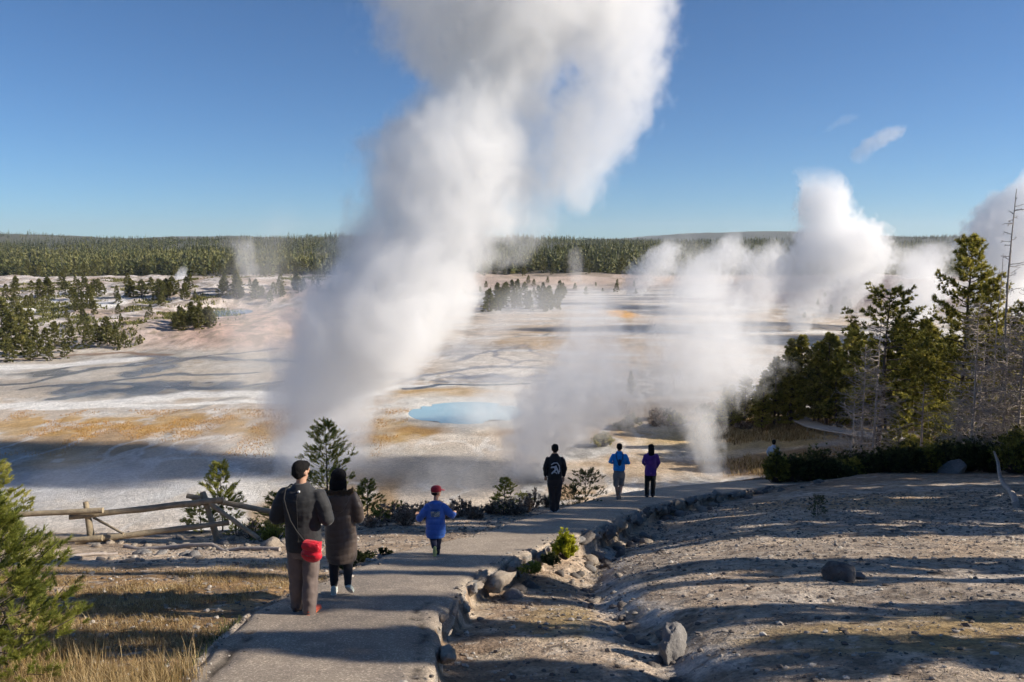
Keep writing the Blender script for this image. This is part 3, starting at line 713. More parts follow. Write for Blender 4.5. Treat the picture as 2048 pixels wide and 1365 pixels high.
# dead trees
def make_snag(h, rt, nb, L, seed, twig=3, lo=.25, droop=-.1):
    r = np.random.default_rng(seed); mb = MB(); nz = 8; zz = np.linspace(-.2, h, nz); off = np.cumsum(r.normal(size=(nz,2))*.012*h*.3, 0); off[:2] = 0
    mb.tube(np.column_stack([off, zz]), rt*(1-zz.clip(0)/h*.85), 6); br = MB()
    for i in range(nb):
        s = r.uniform(lo, .98); z = h*s; az = r.uniform(0, 6.28); l = L*(1.15-s)*r.uniform(.4, 1.2); o = np.array([math.cos(az), math.sin(az), droop+r.uniform(-.2,.35)])
        b = np.array([np.interp(z, zz, off[:,0]), np.interp(z, zz, off[:,1]), z]); t_ = np.linspace(0,1,4)[:,None]
        pts = b+t_*l*o+t_**2*np.array([0,0,.18*l])+np.r_[np.zeros((1,3)), r.normal(size=(3,3))*l*.05]
        br.tube(pts, np.linspace(rt*.22, rt*.08, 4), 3, .5, False)
        for k in range(twig):
            a = r.uniform(.3, 1); q = np.array([np.interp(a, t_[:,0], pts[:,c]) for c in range(3)]); d = o+r.normal(size=3)*.7; d /= np.linalg.norm(d)
            br.tube(np.array([q, q+d*l*.18, q+d*l*.32+[0,0,-.03*l]]), [rt*.12, rt*.09, rt*.05], 3, .5, False)
    return mb, br
def snag(u, vb, vt, y, seed, label, nb=60, L=1.4, rt=.09, twig=4, lo=.2, tilt=(0,0), mat=DEAD):
    p = atd(u, vb, y); z = Hs(p.x, y); h = atd(u, vt, y).z-z
    a, b = make_snag(h, rt, nb, L, seed, twig, lo); o = empty('dead_tree', (p.x, y, z)); o.rotation_euler = (tilt[0], tilt[1], 0)
    link('trunk', a.mesh('trunk', mat, True), o); link('twig_crown', b.mesh('twig_crown', mat, False), o)
    return tag(o, label, 'dead tree')
snag(1992, 930, 378, 38, 61, 'tallest bare dead tree reaching into the sky at the right', 70, 1.7, .10, 3, .3)
snag(1976, 930, 508, 37, 62, 'thin bare dead trunk just left of the tallest dead tree', 30, .6, .06, 1, .3)
snag(1984, 930, 500, 42, 68, 'second thin dead trunk pressed close to the tallest dead tree', 24, .5, .05, 1, .3)
snag(2046, 930, 560, 35, 63, 'twiggy grey dead tree at the right picture edge', 120, 2.2, .09, 6, .1)
snag(1722, 940, 690, 40, 64, 'dead grey tree with drooping twigs in front of the open crowned pine', 120, 2.2, .08, 6, .08)
snag(1700, 945, 800, 37, 69, 'low tangle of dead grey limbs left of the open crowned pine', 90, 2.2, .06, 6, .05)
snag(1840, 925, 765, 40, 65, 'short white broken snag among dark pines', 40, 1.3, .09, 4, .5)
snag(1950, 935, 690, 35, 66, 'grey dead tree with a mass of fine twigs below the slim dark pine', 150, 1.9, .07, 7, .1)
snag(2000, 935, 620, 36, 67, 'pale brown dead tree with thick twigs between two dark pines', 170, 2.0, .08, 7, .12)
snag(1745, 940, 640, 39, 72, 'pale dead tree with fine twigs touching the open crowned pine', 150, 1.9, .08, 7, .08)
snag(1940, 935, 600, 34, 73, 'pinkish grey dead tree with dense twigs right of the tallest full pine', 190, 1.8, .08, 8, .15)
snag(2030, 935, 640, 33.5, 74, 'broad grey dead tree with tangled twigs at the right picture edge', 200, 2.2, .08, 8, .1)
snag(1905, 935, 800, 35, 70, 'small dead tree with drooping limbs at the foot of the tallest pine', 90, 1.7, .06, 6, .1)
# small conifers on the mound and flats
for i in range(5): proto('small%d' % i, FARM, h=6, lo=.02, R=1.25+.2*(i%3), nb=40, ns=8, nbl=7, bl=.42, bw=.24, seed=80+i, prof=.75, tip=.15, limbs=False, jag=.35, tintb=.5)
for u, v in []: pass
rt_ = random.Random(12); K = 0
def small(u, v, h, label, group, w=1.0):
    global K
    p = at(u, v)
    if p is None: return
    plant_tree('small%d' % (K % 5), p-Vector((0,0,.1)), h, label, group, name='conifer', cat='conifer', wide=w*rt_.uniform(.85, 1.2)); K += 1
for u, v, hp in [(-20,700,95),(8,705,110),(25,712,85),(45,708,95),(62,700,80),(75,715,60),(92,712,55),(110,696,52),(130,718,40),(146,705,52),(60,722,45),(100,722,35),(20,725,50),(175,698,40),(195,694,48),(215,690,56),(232,695,44),(248,697,30),(150,620,40),(165,618,34),(180,615,42),(168,655,38)]:
    p = at(u, v); small(u, v, hp*p.y/FPX*1.02, 'dark young conifer in the clump at the foot of the pale mound', 'conifers clumped at the foot of the pale mound', 1.1)
for i in range(115):
    u = rt_.uniform(0, 600); v = rt_.choice([rt_.uniform(572, 600), rt_.uniform(575, 625), rt_.uniform(600, 690)])
    if u > 330 and v > 610: continue
    small(u, v, rt_.uniform(1.6, 4.2)+(1.5 if v < 600 else 0), 'small scattered conifer dotting the pale mound', 'conifers scattered over the pale mound', 1.3)
for i in range(26): small(rt_.uniform(350, 425), rt_.uniform(645, 662), rt_.uniform(2, 5), 'small conifer beside the little blue pool behind the mound', 'conifers beside the little blue pool', 1.2)
for i in range(46): small(rt_.uniform(975, 1125), rt_.uniform(596, 626), rt_.uniform(3, 7.5), 'conifer in the low grove in the middle of the basin right of the main steam', 'conifers in the grove in mid basin', 1.1)
for i in range(60):
    u = rt_.uniform(440, 1300); small(u, rt_.uniform(566, 592), rt_.uniform(1.5, 4), 'tiny conifer on the pinkish bench below the far forest', 'tiny conifers on the bench below the forest', 1.3)
for i in range(20): small(rt_.uniform(1600, 1900), rt_.uniform(575, 640), rt_.uniform(1.5, 3.5), 'tiny conifer on the grey dome at the right', 'tiny conifers on the grey dome', 1.3)
# far forest: front trees as individuals, the rest one mass
for i in range(130):
    y = rt_.uniform(462, 500); x = (i/130-.5)*2*.72*y+rt_.uniform(-3, 3); K += 1
    plant_tree('small%d' % (K % 5), (x, y, Hs(x, y)-.2), rt_.uniform(5, 11), 'conifer in the front row of the far forest', 'conifers in the front row of the far forest', name='conifer', cat='conifer', wide=1.1)
def forest(N, n_b, seed):
    r = np.random.default_rng(seed); y = 478*np.exp(r.uniform(0, 1, N)*math.log(3400/478)); x = r.uniform(-1, 1, N)*y*.85
    clear = (fbm(x/90, y/160, 3, 300) > .66) & (y > 600); x, y = x[~clear], y[~clear]
    z = H(x, y); n = len(x); h = r.uniform(5, 12, n)*(.55+.9*fbm(x/60, y/60, 2, 301)); R = h*r.uniform(.15, .22, n)*(1+y/3500)
    # triangles hang outward from the axis, in a narrow cone
    s = r.uniform(.03, 1, (n, n_b))**.9; az = r.uniform(0, 6.28, (n, n_b)); R = R*.8; rad = R[:, None]*(1-s)**.75*r.uniform(.5, 1.1, (n, n_b))+.15
    w = (.16+.1*r.uniform(0, 1, (n, n_b)))*h[:, None]*(1-s*.7)*.6
    ax, ay = np.cos(az), np.sin(az); zc = z[:, None]+h[:, None]*s
    X0, Y0 = x[:, None], y[:, None]
    a = np.stack([X0+ax*rad*.05, Y0+ay*rad*.05, zc+.09*h[:, None]], -1)
    b = np.stack([X0+ax*rad-ay*w, Y0+ay*rad+ax*w, zc-.05*h[:, None]], -1); c = np.stack([X0+ax*rad+ay*w, Y0+ay*rad-ax*w, zc-.05*h[:, None]], -1)
    V = np.stack([a, b, c], 2).reshape(-1, 3); tt0 = (.55+1.1*(fbm(x/140, y/160, 3, 303)-.5)+.25*r.normal(size=n)-.16*ss(600, 1300, y))[:, None]+.15*r.normal(size=(n, n_b))
    return V, np.arange(len(V)).reshape(-1, 3), np.repeat(np.clip(tt0.ravel(), 0, 1), 3)
V, F, T = forest(42000, 18, 9)
tag(link('forest', mesh_np('forest', V, F, foliage_mat('far_forest', (.035,.042,.018), (.10,.115,.036), (.20,.19,.065), .3), False, {'tint': T})), 'dark green conifer forest covering the far plateau up to the horizon', 'forest', kind='stuff')
# ------------------------------------------------------------------ near young pines
proto('sap0', PINEG, h=1.5, lo=.04, R=.62, nb=56, ns=13, nbl=80, bl=.055, bw=.0055, seed=91, along=.10, spread=.9, prof=.75, tip=.25, rt=.022, jag=.45, tintb=.5)
proto('sap1', PINEG, h=2.6, lo=.10, R=1.0, nb=70, ns=13, nbl=36, bl=.075, bw=.012, seed=92, along=.13, spread=.9, prof=.8, tip=.1, rt=.03, jag=.4, tintb=.62)
proto('sap2', PINEG, h=1.5, lo=.15, R=.45, nb=36, ns=11, nbl=32, bl=.07, bw=.012, seed=93, along=.1, spread=.9, prof=.7, tip=.2, rt=.018, jag=.5, tintb=.6)
proto('sap3', DARKM, h=1.0, lo=.05, R=.5, nb=34, ns=8, nbl=24, bl=.07, bw=.012, seed=94, along=.08, spread=1., prof=.4, tip=.4, rt=.015, jag=.5, tintb=.55)
p = at(45, 1362); plant_tree('sap0', p-Vector((.10,.1,.12)), 1.62, 'green young pine with bushy shoots at the lower left corner', cat='young pine', rz=.6, wide=1.0)
p = at(-20, 1270); plant_tree('sap0', p-Vector((.0,0,.1)), 1.5, 'green young pine half cut off by the left picture edge', cat='young pine', rz=2.4, wide=.95)
place(-2, 1088, 930, 'sap2', 'lighter young pine behind the rail fence at the left picture edge', cat='young pine', wide=1.2, rz=1)
o = place(662, 1040, 843, 'sap1', 'tall young pine standing directly behind the walking couple', y=19.5, cat='young pine', rz=.2)
place(444, 1052, 928, 'sap2', 'thin young pine rising above the rail fence joint', y=18.6, cat='young pine', rz=1.2)
place(402, 1050, 990, 'sap2', 'low bushy young pine just behind the braced fence post', y=18.2, cat='young pine', rz=2.2, wide=1.6)
place(555, 1058, 985, 'sap2', 'small young pine left of the dark jacketed man', y=18.8, cat='young pine', rz=3.2, wide=1.5)
place(735, 1052, 960, 'sap2', 'small pale young pine just right of the woman in a brown coat', y=18.8, cat='young pine', rz=.5, wide=1.3)
place(1010, 1042, 955, 'sap2', 'yellowish young pine at the path side left of the person in a black sweatshirt', y=20.4, cat='young pine', rz=4, wide=1.3)
place(1048, 1042, 985, 'sap2', 'low yellow green sapling beside the person in a black sweatshirt', y=20.2, cat='young pine', rz=5, wide=1.6)
place(1170, 1005, 945, 'sap3', 'dark green sapling at the path side between two walkers', y=22.6, cat='young pine', rz=2)
place(1138, 1012, 972, 'sap3', 'small dark shrub just right of the person in a black sweatshirt', y=22, cat='young pine', rz=1, wide=1.2)
place(1635, 1030, 992, 'sap3', 'small lone green shrub on the grey slope below the dark bushes', cat='shrub', name='shrub', rz=1, wide=.8)
# ------------------------------------------------------------------ shrubs
def shrub(u, v, w, h, mat, seed, label, group=None, y=None, nst=40, bl=.07, bw=.02, nbl=10, cl=6, cat='shrub', stem=None, tint=.5):
    r = np.random.default_rng(seed); p = at(u, v) if y is None else Vector((atd(u, v, y).x, y, max(Hs(atd(u, v, y).x, y), P0-P1*y-.12 if mat is BUSHM or seed < 4 else -99)))
    st_ = MB(); cen = []; dr = []; tn = []
    for i in range(nst):
        az = r.uniform(0, 6.28); a = r.uniform(0, 1)**.6; e = np.array([math.cos(az)*w*a, math.sin(az)*w*a*.8, h*math.sqrt(max(.05, 1-a*a*.85))*r.uniform(.7, 1.05)])
        b = e*np.array([.15,.15,0]); mid = (b+e)/2*np.array([1.1,1.1,.9])+r.normal(size=3)*w*.04
        st_.tube(np.array([b, mid, e]), [.012*h+.003, .008*h+.002, .003], 3, .5, False)
        for j in range(cl):
            t_ = r.uniform(.45, 1.05); q = (1-t_)**2*b+2*t_*(1-t_)*mid+t_*t_*e+r.normal(size=3)*w*.06
            cen.append(q); d = e/np.linalg.norm(e)+np.array([0,0,.4])+r.normal(size=3)*.4; dr.append(d/np.linalg.norm(d)); tn.append(np.clip(tint+r.normal()*.2, 0, 1))
    V, F, T = blades(np.array(cen), np.array(dr), nbl, bl, bw, 1.2, r, np.array(tn))
    o = empty('shrub', p-Vector((0,0,.03))); link('stems', st_.mesh('stems', BARK, False), o); link('foliage', mesh_np('foliage', V, F, mat, False, {'tint': T}), o)
    return tag(o, label, cat, group)
shrub(1130, 1122, .21, .50, BUSHM, 1, y=13.0, label= 'bright yellow green bush growing at the right edge of the path', nst=60, bl=.06, bw=.02, nbl=16, cl=8)
shrub(1100, 1128, .16, .18, DARKM, 2, y=12.4, label= 'low dull green plant at the left foot of the bright bush', nst=24, tint=.7)
shrub(1062, 1130, .22, .14, PINEG, 3, y=11.7, label= 'low green mat plant on the bank left of the bright bush', nst=26, bl=.05)
shrub(728, 1122, .26, .18, DARKM, 4, 'dark green low plant at the left path edge behind the woman', nst=44, bl=.05, tint=.6)
shrub(700, 1136, .22, .10, DARKM, 5, 'flat dark green weeds at the left path edge beside the woman', nst=30, bl=.05, tint=.55)
shrub(770, 1108, .12, .12, DARKM, 6, 'small dark tuft at the left path edge ahead of the boy', nst=16, bl=.04, tint=.3)
GH = 'low heath shrubs in the strip left of the path'
for i in range(30):
    u = 745+i*12.5+rr.uniform(-5, 5); yy = np.interp(u, [745, 900, 1000, 1120], [17.6, 18.6, 19.6, 21.4])+rr.uniform(-.9, .6)
    if i % 5 == 2: continue
    m_ = rr.choice([HEATH, HEATH, HEATH, PINEG]) if not 890 < u < 990 else HEATH
    shrub(u, 1040, rr.uniform(.2, .5), rr.uniform(.16, .6), m_, 20+i, 'low brownish heath shrub in the strip left of the path', GH, y=float(yy), nst=26, bl=.08, bw=.022, nbl=8, cl=5, tint=.45)
for i in range(12):
    u = rr.uniform(470, 590); shrub(u, 1060, rr.uniform(.2, .4), rr.uniform(.25, .5), rr.choice([HEATH, PINEG]), 60+i, 'scrubby low shrub at the end of the rail fence', 'scrubby shrubs at the end of the rail fence', y=rr.uniform(16.5, 18.5), nst=18, bl=.08, bw=.02, nbl=7, cl=4)
GB = 'dark shrubs under the pines on the right'
for i, (u, y, w, h) in enumerate([(1552,30,.5,1.35),(1580,30.5,.8,1.15),(1622,31,.8,.95),(1665,31,.9,.85),(1700,31.5,.8,.9),(1738,31.5,.9,.8),(1775,31,.8,1.0),(1812,30.5,.8,1.15),(1850,31,.9,1.1),(1890,31,.9,1.2),(1935,31.5,.9,1.3),(1975,31,.8,1.1),(2030,30,1.0,1.5),(2080,30,1.0,1.7),(1640,33,1.2,1.3),(1720,34,1.3,1.2),(1810,34,1.3,1.5),(1890,34,1.4,1.6),(1960,34,1.4,1.7),(2040,33,1.4,1.9)]):
    lab = 'leftmost dark shrub hiding the person at the far path bend' if i == 0 else 'dense dark green shrub in the row under the right-hand pines'
    shrub(u, 960, w, h, DARKM if i % 4 else PINE, 100+i, lab, None if i == 0 else GB, y=y, nst=95, bl=.15, bw=.035, nbl=12, cl=9, tint=.42)
shrub(1205, 893, 1.2, 1.3, PINE, 140, 'round olive bush standing alone on the basin shore behind the blue jacketed walker', nst=70, bl=.22, bw=.08, nbl=9, cl=7, tint=.65)
for i in range(16):
    u = rr.uniform(1230, 1500); shrub(u, rr.uniform(800, 862), rr.uniform(.8, 1.8), rr.uniform(.7, 1.8), rr.choice([HEATH, DARKM, PINE]), 150+i, 'dusky bush on the basin floor in front of the pine stand', 'dusky bushes on the basin floor near the pine stand', nst=40, bl=.3, bw=.1, nbl=7, cl=5, tint=.35)
# ------------------------------------------------------------------ dry grass
def grass(name, xy, hmin, hmax, w, seed, label, mat=GRASSM, lean=.5):
    r = np.random.default_rng(seed); n = len(xy); z = H(xy[:,0], xy[:,1]); h = r.uniform(hmin, hmax, n); az = r.uniform(0, 6.28, n); l = r.uniform(.1, lean, n)*h
    b = np.column_stack([xy, z-.01]); s = np.column_stack([np.cos(az+1.57), np.sin(az+1.57), np.zeros(n)])*w/2; d = np.column_stack([np.cos(az)*l, np.sin(az)*l, np.zeros(n)])
    m_ = b+d*.35+np.column_stack([np.zeros((n,2)), h*.6]); t_ = b+d+np.column_stack([np.zeros((n,2)), h])
    V = np.stack([b-s, b+s, m_+s*.7, m_-s*.7, t_], 1).reshape(-1, 3); k = np.arange(n)[:, None]*5
    T = np.repeat(np.clip(r.beta(2, 2, n)+.25*(fbm(xy[:,0]/.5, xy[:,1]/.5, 2, seed)-.5), 0, 1), 5)
    return tag(link(name, mesh_np(name, V, [k+np.array([[0,1,2,3]]), k+np.array([[3,2,4]])], mat, False, {'tint': T})), label, 'grass', kind='stuff')
def scatter(n, x0, x1, y0, y1, fn, seed):
    r = np.random.default_rng(seed); x = r.uniform(x0, x1, n); y = r.uniform(y0, y1, n); k = fn(x, y) > r.uniform(0, 1, n); return np.column_stack([x[k], y[k]])
def leftness(x, y):
    d, _ = poly_dist(x, y, PL); return ss(.0, .35, -d)
xy = scatter(190000, -8.5, 0, 4, 12.5, lambda x, y: leftness(x, y)*ss(12.3, 10.3, y+.9*(fbm(x/1.2, y/.8, 3, 7)-.5)*3)*ss(.36,.56,fbm(x/.6, y/.5, 3, 8))*np.clip(1.2-y*.03,.3,1), 1)
grass('grass', xy, .02, .085, .006, 2, 'short dry golden grass left of the path', lean=1.6)
xy = scatter(26000, -5.4, -1.6, 4.3, 7.6, lambda x, y: leftness(x-.25, y)*ss(7.4, 6.2, y+x*.35+1.0+fbm(x/.5, y/.5, 2, 9))*.9, 3)
grass('grass', xy, .12, .30, .005, 4, 'longer straw coloured grass in the lower left corner', lean=.8)
xy = scatter(5200, -3.2, -1.2, 4.3, 8.4, lambda x, y: (lambda d: ss(-.02,.03,-d)*ss(.45,.15,-d))(poly_dist(x, y, PL)[0]), 5)
grass('grass', xy, .03, .10, .007, 6, 'dark green grass tufts tight against the left path edge', DARKM, 1.0)
xy = scatter(60000, 10, 40, 60, 92, lambda x, y: ss(.45,.6,fbm(x/4, y/5, 3, 10))*ss(17,24,x), 7)
grass('grass', xy, .2, .5, .06, 8, 'golden grass on the flat below the pine stand', lean=.6)
xy = scatter(26000, -60, -12, 74, 96, lambda x, y: ss(.42,.6,fbm(x/3, y/5, 3, 112)), 9)
grass('grass', xy, .08, .2, .05, 10, 'orange gold sedge band across the left basin floor', foliage_mat('sedge', (.30,.14,.03), (.50,.26,.06), (.66,.42,.14), .2), lean=.8)
xy = scatter(150000, -170, -30, 150, 330, lambda x, y: ss(-62,-80,x)*ss(.55,.66,fbm(x/6, y/9, 4, 153))*.8, 41);scrub_xy = xy;grass('scrub', scrub_xy, .25, .8, .35, 42, 'low olive scrub speckling the pale mound', FARM, lean=1.2)
xy = scatter(9000, .3, 6, 6, 16, lambda x, y: (lambda d: ss(.1,.3,d)*ss(1.8,.8,d))(poly_dist(x, y, PR)[0])*ss(.52,.62,fbm(x/.5, y/.5, 3, 12)), 11)
grass('grass', xy, .02, .07, .006, 12, 'sparse brown grass on the bank right of the path', lean=1.5)
xy = scatter(30000, -.5, 16, 6, 26, lambda x, y: (lambda d: ss(.2,.5,d))(poly_dist(x, y, PR)[0])*ss(.64,.70,fbm(x/.8+4, y/.5, 4, 14))*.7, 13)
grass('grass', xy, .015, .06, .006, 14, 'thin olive grass dotting the bare grey slope', foliage_mat('slope_grass', (.07,.07,.02), (.22,.20,.07), (.42,.36,.16), .2), lean=1.5)
print('plants', time.time()-T0)
# ------------------------------------------------------------------ rail fence and fallen wood
def pole(name, a, b, r0, r1, mat, parent=None, seed=0, n=9, seg=10, bend=.004):
    r = np.random.default_rng(seed); t = np.linspace(0, 1, seg)[:, None]; a = np.array(a); b = np.array(b); L = np.linalg.norm(b-a)
    pts = a*(1-t)+b*t; pts[1:-1] += r.normal(size=(seg-2, 3))*L*bend*.3; rad = np.linspace(r0, r1, seg)*(1+.07*r.normal(size=seg))
    mb = MB(); mb.tube(pts, rad, n); me = mb.mesh(name, mat, True)
    o = link(name, me, parent)
    if parent is not None: me.transform(Matrix.Translation(-parent.location))
    return o
YF_ = 16.2
fb = at(180, 1088); fence = empty('rail_fence', fb)
def fp(u, v, y): return tuple(atd(u, v, y))
tag(fence, 'weathered log rail fence with two braced posts running along the slope edge', 'fence')
pole('post', fp(171,1004,16.3), fp(186,1098,16.2), .065, .07, WOOD, fence, 1)
pole('post', fp(405,984,16.9), fp(437,1086,16.7), .065, .07, WOOD, fence, 2)
pole('brace', fp(418,1006,16.7), fp(518,1078,16.2), .05, .045, WOOD, fence, 3)
pole('brace', fp(188,1036,16.4), fp(247,1068,16.0), .03, .025, WOOD, fence, 4)
pole('rail', fp(-60,1034,15.9), fp(206,1021,16.12), .055, .062, WOOD, fence, 5)
pole('rail', fp(139,1035,16.15), fp(447,1000,16.75), .062, .068, WOOD, fence, 6)
pole('rail', fp(374,992,17.05), fp(600,1034,17.0), .055, .065, WOOD, fence, 7)
pole('rail', fp(-60,1094,15.7), fp(205,1076,16.05), .055, .06, WOOD, fence, 8)
pole('rail', fp(152,1084,16.0), fp(458,1046,16.6), .068, .06, WOOD, fence, 9)
def log(u0, v0, u1, v1, r, seed, label, mat=DEAD, lift=.6):
    a = at(u0, v0); b = at(u1, v1); o = pole('fallen_pole', (a.x, a.y, a.z+r*lift), (b.x, b.y, b.z+r*lift), r, r*.7, mat, None, seed, bend=.03); tag(o, label, 'log')
log(95, 1117, 235, 1110, .035, 21, 'thin fallen pole in front of the left fence post')
log(250, 1096, 560, 1102, .05, 22, 'long fallen pole lying under the rail fence')
log(480, 1058, 560, 1074, .035, 23, 'grey fallen branch beyond the braced fence post')
log(300, 1070, 420, 1064, .03, 24, 'thin grey branch lying behind the fence')
log(765, 1041, 905, 1034, .07, 25, 'dark fallen log among the heath behind the boy', WOOD)
# leaning and fallen dead wood on the right
lg = [at(u_, v_) for u_, v_ in [(2032,1016),(2029,1003),(2021,988),(2008,975)]]; mb = MB()
lp = [(q.x, q.y, q.z+.07) for q in lg]+[tuple(atd(2000, 955, lg[-1].y+.5)), tuple(atd(1996, 925, lg[-1].y+.8)), tuple(atd(1988, 903, lg[-1].y+1.0))]
mb.tube(np.array(lp), [.10,.095,.085,.075,.06,.05,.03], 8)
tag(link('fallen_log', mb.mesh('fallen_log', DEAD, True)), 'bleached curved dead trunk lying on the grey slope near the right edge', 'dead trunk')
p = at(1968, 955); rock('boulder', p.x, p.y+2.0, (.55,.5,.55), 44, 1, 'large grey boulder among the shrubs near the bleached trunk', cat='boulder', sub=4, rough=.07)
for k in range(16):
    x_, y_ = rr.uniform(2.2, 12), rr.uniform(6.5, 20); a0 = rr.uniform(-.5, .5); L_ = rr.uniform(.12, .4); x2, y2 = x_+L_*math.cos(a0), y_+L_*math.sin(a0)
    st_o = pole('fallen_stick', (x_, y_, Hs(x_, y_)+.012), (x2, y2, Hs(x2, y2)+.02), .010, .005, rr.choice([DEAD, WOOD, BARK]), None, 900+k, n=5, seg=5, bend=.12); tag(st_o, 'short thin stick lying on the bare grey slope', 'stick', 'sticks lying on the bare slope')
# ------------------------------------------------------------------ boardwalk
bw_ = empty('boardwalk', at(1600, 850)); MBD = plain('boardwalk_planks', (.50,.46,.42), .85, .2, 6, .3, .4, .01)
def board(pts, wid, th=.12):
    P = resample(np.array([tuple(at(u, v)) for u, v in pts]), 60); n_ = nrm(P[:, :2]); L = []; Fq = []; Vv = []
    n0 = 0
    for i in range(59):
        a0 = P[i]*.94+P[i+1]*.06; a1 = P[i]*.06+P[i+1]*.94; w_ = n_[i]*wid/2
        zt = max(P[i][2], P[i+1][2])+.45
        c = [(a0[0]-w_[0], a0[1]-w_[1]), (a0[0]+w_[0], a0[1]+w_[1]), (a1[0]+w_[0], a1[1]+w_[1]), (a1[0]-w_[0], a1[1]-w_[1])]
        for z in (zt-th, zt):
            for q_ in c: Vv.append((*q_, z))
        Fq += [[n0+k for k in f] for f in ((3,2,1,0),(4,5,6,7),(0,1,5,4),(1,2,6,5),(2,3,7,6),(3,0,4,7))]; n0 += 8
    return np.array(Vv)-np.array(bw_.location), np.array(Fq), P, n_
V, F, P, n_ = board([(1584,836),(1600,846),(1630,860),(1680,870),(1740,880),(1800,889)], 2.2)
link('deck', mesh_np('deck', V, F, MBD), bw_)
for i in range(3, 59, 8):
    for s in (-1, 1):
        q_ = P[i][:2]+n_[i]*s; pole('support_post', (q_[0], q_[1], Hs(*q_)-.2), (q_[0], q_[1], P[i][2]+.34), .09, .09, WOOD, bw_, i, n=6, seg=3)
tag(bw_, 'pale wooden boardwalk crossing the grassy flat below the pine stand', 'boardwalk')
# ------------------------------------------------------------------ pines beyond the right edge: they throw the long shade bands
shd = Vector((-sd.x, -sd.y, -sd.z))
rs = random.Random(4)
def shade_tree(yc, x0, hgt, key, wide=1.0):
    """stands to the right of the picture so that its shade crosses the path at distance yc"""
    y = yc+x0*sd.y/sd.x
    plant_tree(key, (x0, y, Hs(x0, y)-.05), hgt, 'tall pine on the slope beyond the right edge shading the path', 'pines beyond the right edge of the view', wide=wide, rnd=rs)
proto('column', PINE, h=11, lo=.08, R=1.0, nb=120, ns=30, nbl=9, bl=.26, bw=.12, seed=57, jag=.55, prof=.45, tip=.1)
proto('column2', PINE, h=11, lo=.15, R=1.0, nb=60, ns=26, nbl=9, bl=.26, bw=.12, seed=58, jag=.7, prof=.4, tip=.1)
for a_, b_ in [(6.7,7.55),(8.5,9.2),(10.65,11.0),(11.4,12.4),(15.6,16.5),(16.7,17.6),(18.0,19.2),(19.2,20.3),(20.8,22.3),(22.3,24),(24.3,26),(26,28),(28,30),(30,32),(32.2,34.5)]:
    c_ = (a_+b_)/2; w_ = (b_-a_)/2; x_ = max(10.5, .74*c_+5.5)
    shade_tree(c_, x_, 7.5+x_*.36, 'column' if c_ < 15 else rs.choice(['column','column2']), w_/(7.5+x_*.32)*11*(1.4 if c_ < 13 else 1.85))
print('fence', time.time()-T0)
# ------------------------------------------------------------------ people
def ell_tube(rings, n=20):
    """closed loft: rings of (x, y, z, rx, ry[, tilt])"""
    V = []; F = []; a = np.arange(n)*2*np.pi/n
    for r_ in rings: V.append(np.column_stack([r_[0]+r_[3]*np.cos(a), r_[1]+r_[4]*np.sin(a), np.full(n, r_[2])+(r_[5] if len(r_) > 5 else 0)*np.sin(a)]))
    for i in range(len(rings)-1):
        for j in range(n): F.append((i*n+j, i*n+(j+1)%n, (i+1)*n+(j+1)%n, (i+1)*n+j))
    V = np.concatenate(V); F.append(tuple(range(n-1, -1, -1))); F.append(tuple(range((len(rings)-1)*n, len(rings)*n)))
    return V, F
def limb(pts, n=14):
    """tapered limb through points (x, y, z, r), rounded at both ends"""
    P = np.array([p[:3] for p in pts], float); R = np.array([p[3] for p in pts], float); d = np.gradient(P, axis=0); d /= np.linalg.norm(d, axis=1)[:, None]
    P = np.vstack([P[0]-d[0]*R[0]*.75, P[0]-d[0]*R[0]*.45, P, P[-1]+d[-1]*R[-1]*.45, P[-1]+d[-1]*R[-1]*.75]); R = np.r_[R[0]*.45, R[0]*.85, R, R[-1]*.85, R[-1]*.45]
    d = np.gradient(P, axis=0); d /= np.linalg.norm(d, axis=1)[:, None]; V = []; a = np.arange(n)*2*np.pi/n; up = np.array([0.,1,0]) if abs(d[0][1]) < .8 else np.array([1.,0,0])
    for i in range(len(P)):
        e1 = np.cross(d[i], up); e1 /= np.linalg.norm(e1)+1e-9; e2 = np.cross(e1, d[i]); V.append(P[i]+R[i]*(np.cos(a)[:, None]*e1+np.sin(a)[:, None]*e2)); up = e2
    F = []
    for i in range(len(P)-1):
        for j in range(n): F.append((i*n+j, i*n+(j+1)%n, (i+1)*n+(j+1)%n, (i+1)*n+j))
    F.append(tuple(range(n-1, -1, -1))); F.append(tuple(range((len(P)-1)*n, len(P)*n)))
    return np.concatenate(V), F
def ball(c, r, rot=None, sub=3):
    v, f = ICO[sub]; v = v*np.array(r)
    if rot is not None: v = v@np.array(Euler(rot).to_matrix()).T
    return v+np.array(c), [tuple(q) for q in f]
def block(c, r, rot=None):
    v = np.array([(x, y, z) for x in (-1, 1) for y in (-1, 1) for z in (-1, 1)])*np.array(r)
    if rot is not None: v = v@np.array(Euler(rot).to_matrix()).T
    return v+np.array(c), [(0,1,3,2),(4,6,7,5),(0,4,5,1),(2,3,7,6),(0,2,6,4),(1,5,7,3)]
